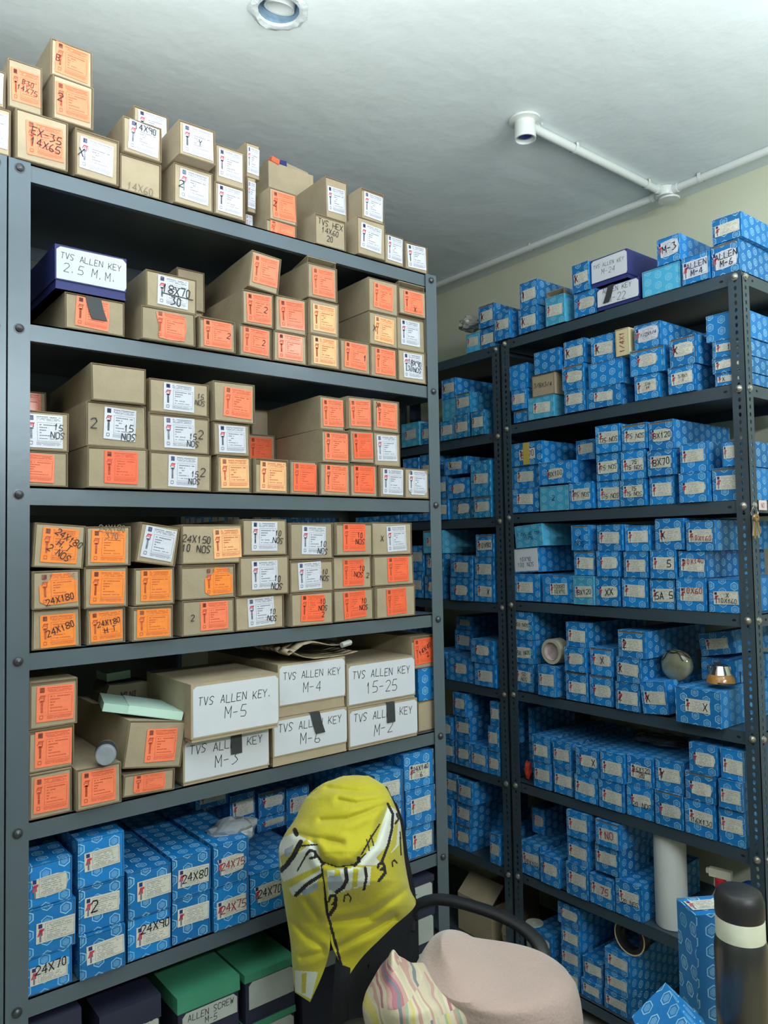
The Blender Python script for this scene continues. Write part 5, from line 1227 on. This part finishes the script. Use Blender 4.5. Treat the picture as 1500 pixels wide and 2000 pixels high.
def sheet(Lp, Rp, nr, nc, back=False):
    V = []; F = []; MI = []; base = []
    for i in range(nr+1):
        t = i/nr; a = interp(Lp, t); b = interp(Rp, t)
        for k in range(nc+1):
            u = k/nc; x = a[0]*(1-u)+b[0]*u; z = a[1]*(1-u)+b[1]*u
            base.append((x, z)); bl = bulge(x, z)
            off = (-bl - crease(x, z)) if not back else bl*.95+.004*math.sin(40*x+20*z)
            g = (1.58+off)/1.58   # nearer folds are drawn smaller: each point taken at its own depth
            p = RH*((x-.0757)*g+.0757) + FH*off; V.append((p.x, p.y, 1.5+(z-1.5)*g))
    for i in range(nr):
        for k in range(nc):
            q = (i*(nc+1)+k, (i+1)*(nc+1)+k, (i+1)*(nc+1)+k+1, i*(nc+1)+k+1)
            F.append(q if not back else tuple(reversed(q)))
            c = ((base[q[0]][0]+base[q[2]][0])/2, (base[q[0]][1]+base[q[2]][1])/2)
            MI.append(0 if back else colour(*c))
    i0 = len(m.v); m.v += V; m.f += [tuple(i0+j for j in f) for f in F]; m.m += MI; m.smooth += [True]*len(F)
sheet(CLOTH['AL'], CLOTH['AR'], 270, 78); sheet(CLOTH['BL'], CLOTH['BR'], 240, 108); sheet(CLOTH['AL'][:8], CLOTH['BR'][:8], 60, 40, True)
shirt = empty('yellow_shirt', SO); tag(shirt, 'yellow shirt with white and black swirl print draped over the chair back', 'shirt')
o = m.build('shirt_fabric', [MT['sh_y'], MT['sh_w'], MT['sh_g'], MT['sh_k']], shirt)
md = o.modifiers.new('t', 'SOLIDIFY'); md.thickness = .0016; md.offset = 0
def mound(name, O, Lp, Rp, B, mat, label, cat, part, zb, wr=.004, fr=30, pinch=.6):
    O = Vector(O); Lp = [tuple(p) for p in Lp]; Rp = [tuple(p) for p in Rp]; m = MB(); nr, nc = 60, 60; V = []; F = []
    zt = max(Lp[0][1], Rp[0][1])
    for back in (0, 1):
        i0 = len(V)
        for i in range(nr+1):
            a = interp(Lp, i/nr); b = interp(Rp, i/nr)
            for k in range(nc+1):
                u = k/nc; x = a[0]*(1-u)+b[0]*u; z = a[1]*(1-u)+b[1]*u; s = 2*u-1
                d = B*math.sqrt(max(0, 1-s*s))*min(1, (i/nr*3.2))**pinch
                w = wr*(math.sin(fr*x+fr*.6*z+1.5*math.sin(fr*.5*z))+.6*math.sin(fr*1.9*z-fr*x)) * min(1, 3*(1-abs(s)))
                z = max(z, zb)
                p = RH*x + FH*((d if back else -d)+w); V.append((p.x, p.y, z))
        for i in range(nr):
            for k in range(nc):
                q = (i0+i*(nc+1)+k, i0+(i+1)*(nc+1)+k, i0+(i+1)*(nc+1)+k+1, i0+i*(nc+1)+k+1); F.append(tuple(reversed(q)) if back else q)
    m.idx(V, F, 0, True); e = empty(name, O); tag(e, label, cat); m.build(part, mat, e); return e
MT['pink'] = newmat('pink_towelling', (178, 154, 143), .95, noise=.05, nscale=10, bump=.5, bscale=180, sheen=.4)
def floral():
    m = newmat('striped_floral_cotton', (206, 196, 170), .9, bump=.2, bscale=150); nt = m.node_tree; N = nt.nodes; L = nt.links
    b = N['Principled BSDF']; tc = N.new('ShaderNodeTexCoord')
    mp = N.new('ShaderNodeMapping'); mp.inputs['Rotation'].default_value = (.25, .1, .4); L.new(tc.outputs['Object'], mp.inputs[0])
    n0 = N.new('ShaderNodeTexNoise'); n0.inputs['Scale'].default_value = 9; L.new(mp.outputs[0], n0.inputs['Vector'])
    sp = N.new('ShaderNodeSeparateXYZ'); L.new(mp.outputs[0], sp.inputs[0])
    a1 = N.new('ShaderNodeMath'); a1.operation = 'MULTIPLY_ADD'; L.new(sp.outputs[0], a1.inputs[0]); a1.inputs[1].default_value = 230
    a2 = N.new('ShaderNodeMath'); a2.operation = 'MULTIPLY'; L.new(n0.outputs[0], a2.inputs[0]); a2.inputs[1].default_value = 14; L.new(a2.outputs[0], a1.inputs[2])
    fl = N.new('ShaderNodeMath'); fl.operation = 'FLOOR'; L.new(a1.outputs[0], fl.inputs[0])
    bl = N.new('ShaderNodeMath'); bl.operation = 'MULTIPLY'; L.new(sp.outputs[2], bl.inputs[0]); bl.inputs[1].default_value = 28
    b2 = N.new('ShaderNodeMath'); b2.operation = 'FLOOR'; L.new(bl.outputs[0], b2.inputs[0])
    cb = N.new('ShaderNodeCombineXYZ'); L.new(fl.outputs[0], cb.inputs[0]); L.new(b2.outputs[0], cb.inputs[1])
    n = N.new('ShaderNodeTexWhiteNoise'); n.noise_dimensions = '3D'; L.new(cb.outputs[0], n.inputs['Vector'])
    r = N.new('ShaderNodeValToRGB'); e = r.color_ramp.elements; r.color_ramp.interpolation = 'CONSTANT'
    e[0].position = 0; e[0].color = s2l((200, 188, 160)); e[1].position = .45; e[1].color = s2l((188, 150, 138))
    for p, c in ((.54, (196, 186, 160)), (.60, (120, 126, 130)), (.66, (206, 196, 168)), (.72, (202, 188, 110)), (.79, (190, 180, 156)), (.85, (150, 170, 140)), (.90, (206, 198, 172)), (.95, (170, 110, 120))):
        q = e.new(p); q.color = s2l(c)
    L.new(n.outputs[0], r.inputs[0]); L.new(r.outputs[0], b.inputs['Base Color']); return m
mound('pink_towel', (.987, .952, 0), CLOTH['pL'], CLOTH['pR'], .115, MT['pink'], 'pale pink towel heaped over the chair seat', 'towel', 'towel_cloth', .484, .004, 20)
mound('floral_cushion', (.85, .985, 0), CLOTH['fL'], CLOTH['fR'], .075, floral(), 'cushion in striped floral cotton leaning on the pink towel', 'cushion', 'cushion_cover', .484, .005, 45, .8)
# ---------------------------------------------------------------- desk corner with bottle and boxes
dk = empty('desk', (1.25, .42, 0)); tag(dk, 'tan wooden desk top at the lower right corner', 'desk')
MT['desk'] = newmat('tan_laminate', (190, 168, 118), .45, noise=.06, nscale=6)
m = MB(); m.box(-.42, .42, -.26, .27, .725, .75); m.build('desk_top', MT['desk'], dk)
for sx in (-.4, .382): m = MB(); m.box(sx, sx+.018, -.24, .25, 0, .725); m.build('side_panel', MT['desk'], dk)
bt = empty('black_bottle', (1.092, .563, .75)); tag(bt, 'tall black bottle with a white band below its lid on the desk', 'bottle')
m = MB(); m.lathe([(.0001, 0), (.034, 0), (.036, .003), (.036, .168), (.0345, .176), (.033, .180), (.0001, .181)], 48); m.build('bottle_body', newmat('matt_black_steel', (44, 46, 46), .3, coat=.3), bt)
m = MB(); m.lathe([(.0332, .180), (.0332, .207), (.0325, .2085), (.0001, .2085)], 48); m.build('white_band', newmat('ivory_band', (206, 208, 186), .5, noise=.1, nscale=30), bt)
m = MB(); m.lathe([(.0325, .2085), (.0335, .212), (.0335, .232), (.030, .243), (.026, .246), (.0001, .247)], 48); m.build('lid', MT['black_pl'], bt)
a = math.atan2(-FH.x, FH.y)
me, inn = carton_mesh(.068, .17, .060, MT['blue'], MT['card_dark'], 777)
bs = link('blue_box', me); ef = end_flap(bs, inn, .060, MT['blue'], 777); put_label(ef, 'b', 'l_cream', -.002, .030, .054, .030)
bs.location = (1.145, .628, .9215); bs.rotation_euler = (-math.pi/2, 0, a+.12)
tag(bs, 'blue hexagon box standing on end beside the black bottle', 'box', GRP['blue'])
me, inn = carton_mesh(.072, .19, .072, MT['blue'], MT['card_dark'], 778)
bs = link('blue_box', me); end_flap(bs, inn, .072, MT['blue'], 778)
bs.location = (.90, .52, .752); bs.rotation_euler = (0, 0, 0)
Mz = Matrix.Translation((.905, .505, .751)) @ Matrix.Rotation(a-.05, 4, 'Z') @ Matrix.Rotation(math.radians(-45), 4, 'Y') @ Matrix.Translation((.036, 0, 0))
bs.matrix_world = Mz; tag(bs, 'blue hexagon box resting on its long edge in front of the chair', 'box', GRP['blue'])
m = MB(); m.lathe([(.0001, 0), (.006, 0), (.0062, .0008)], 14, 0, Matrix.Translation((-.030, .12, .0722)) @ Matrix.Scale(1.6, 4, (0, 1, 0))); m.build('torn_hole', MT['card_dark'], bs)
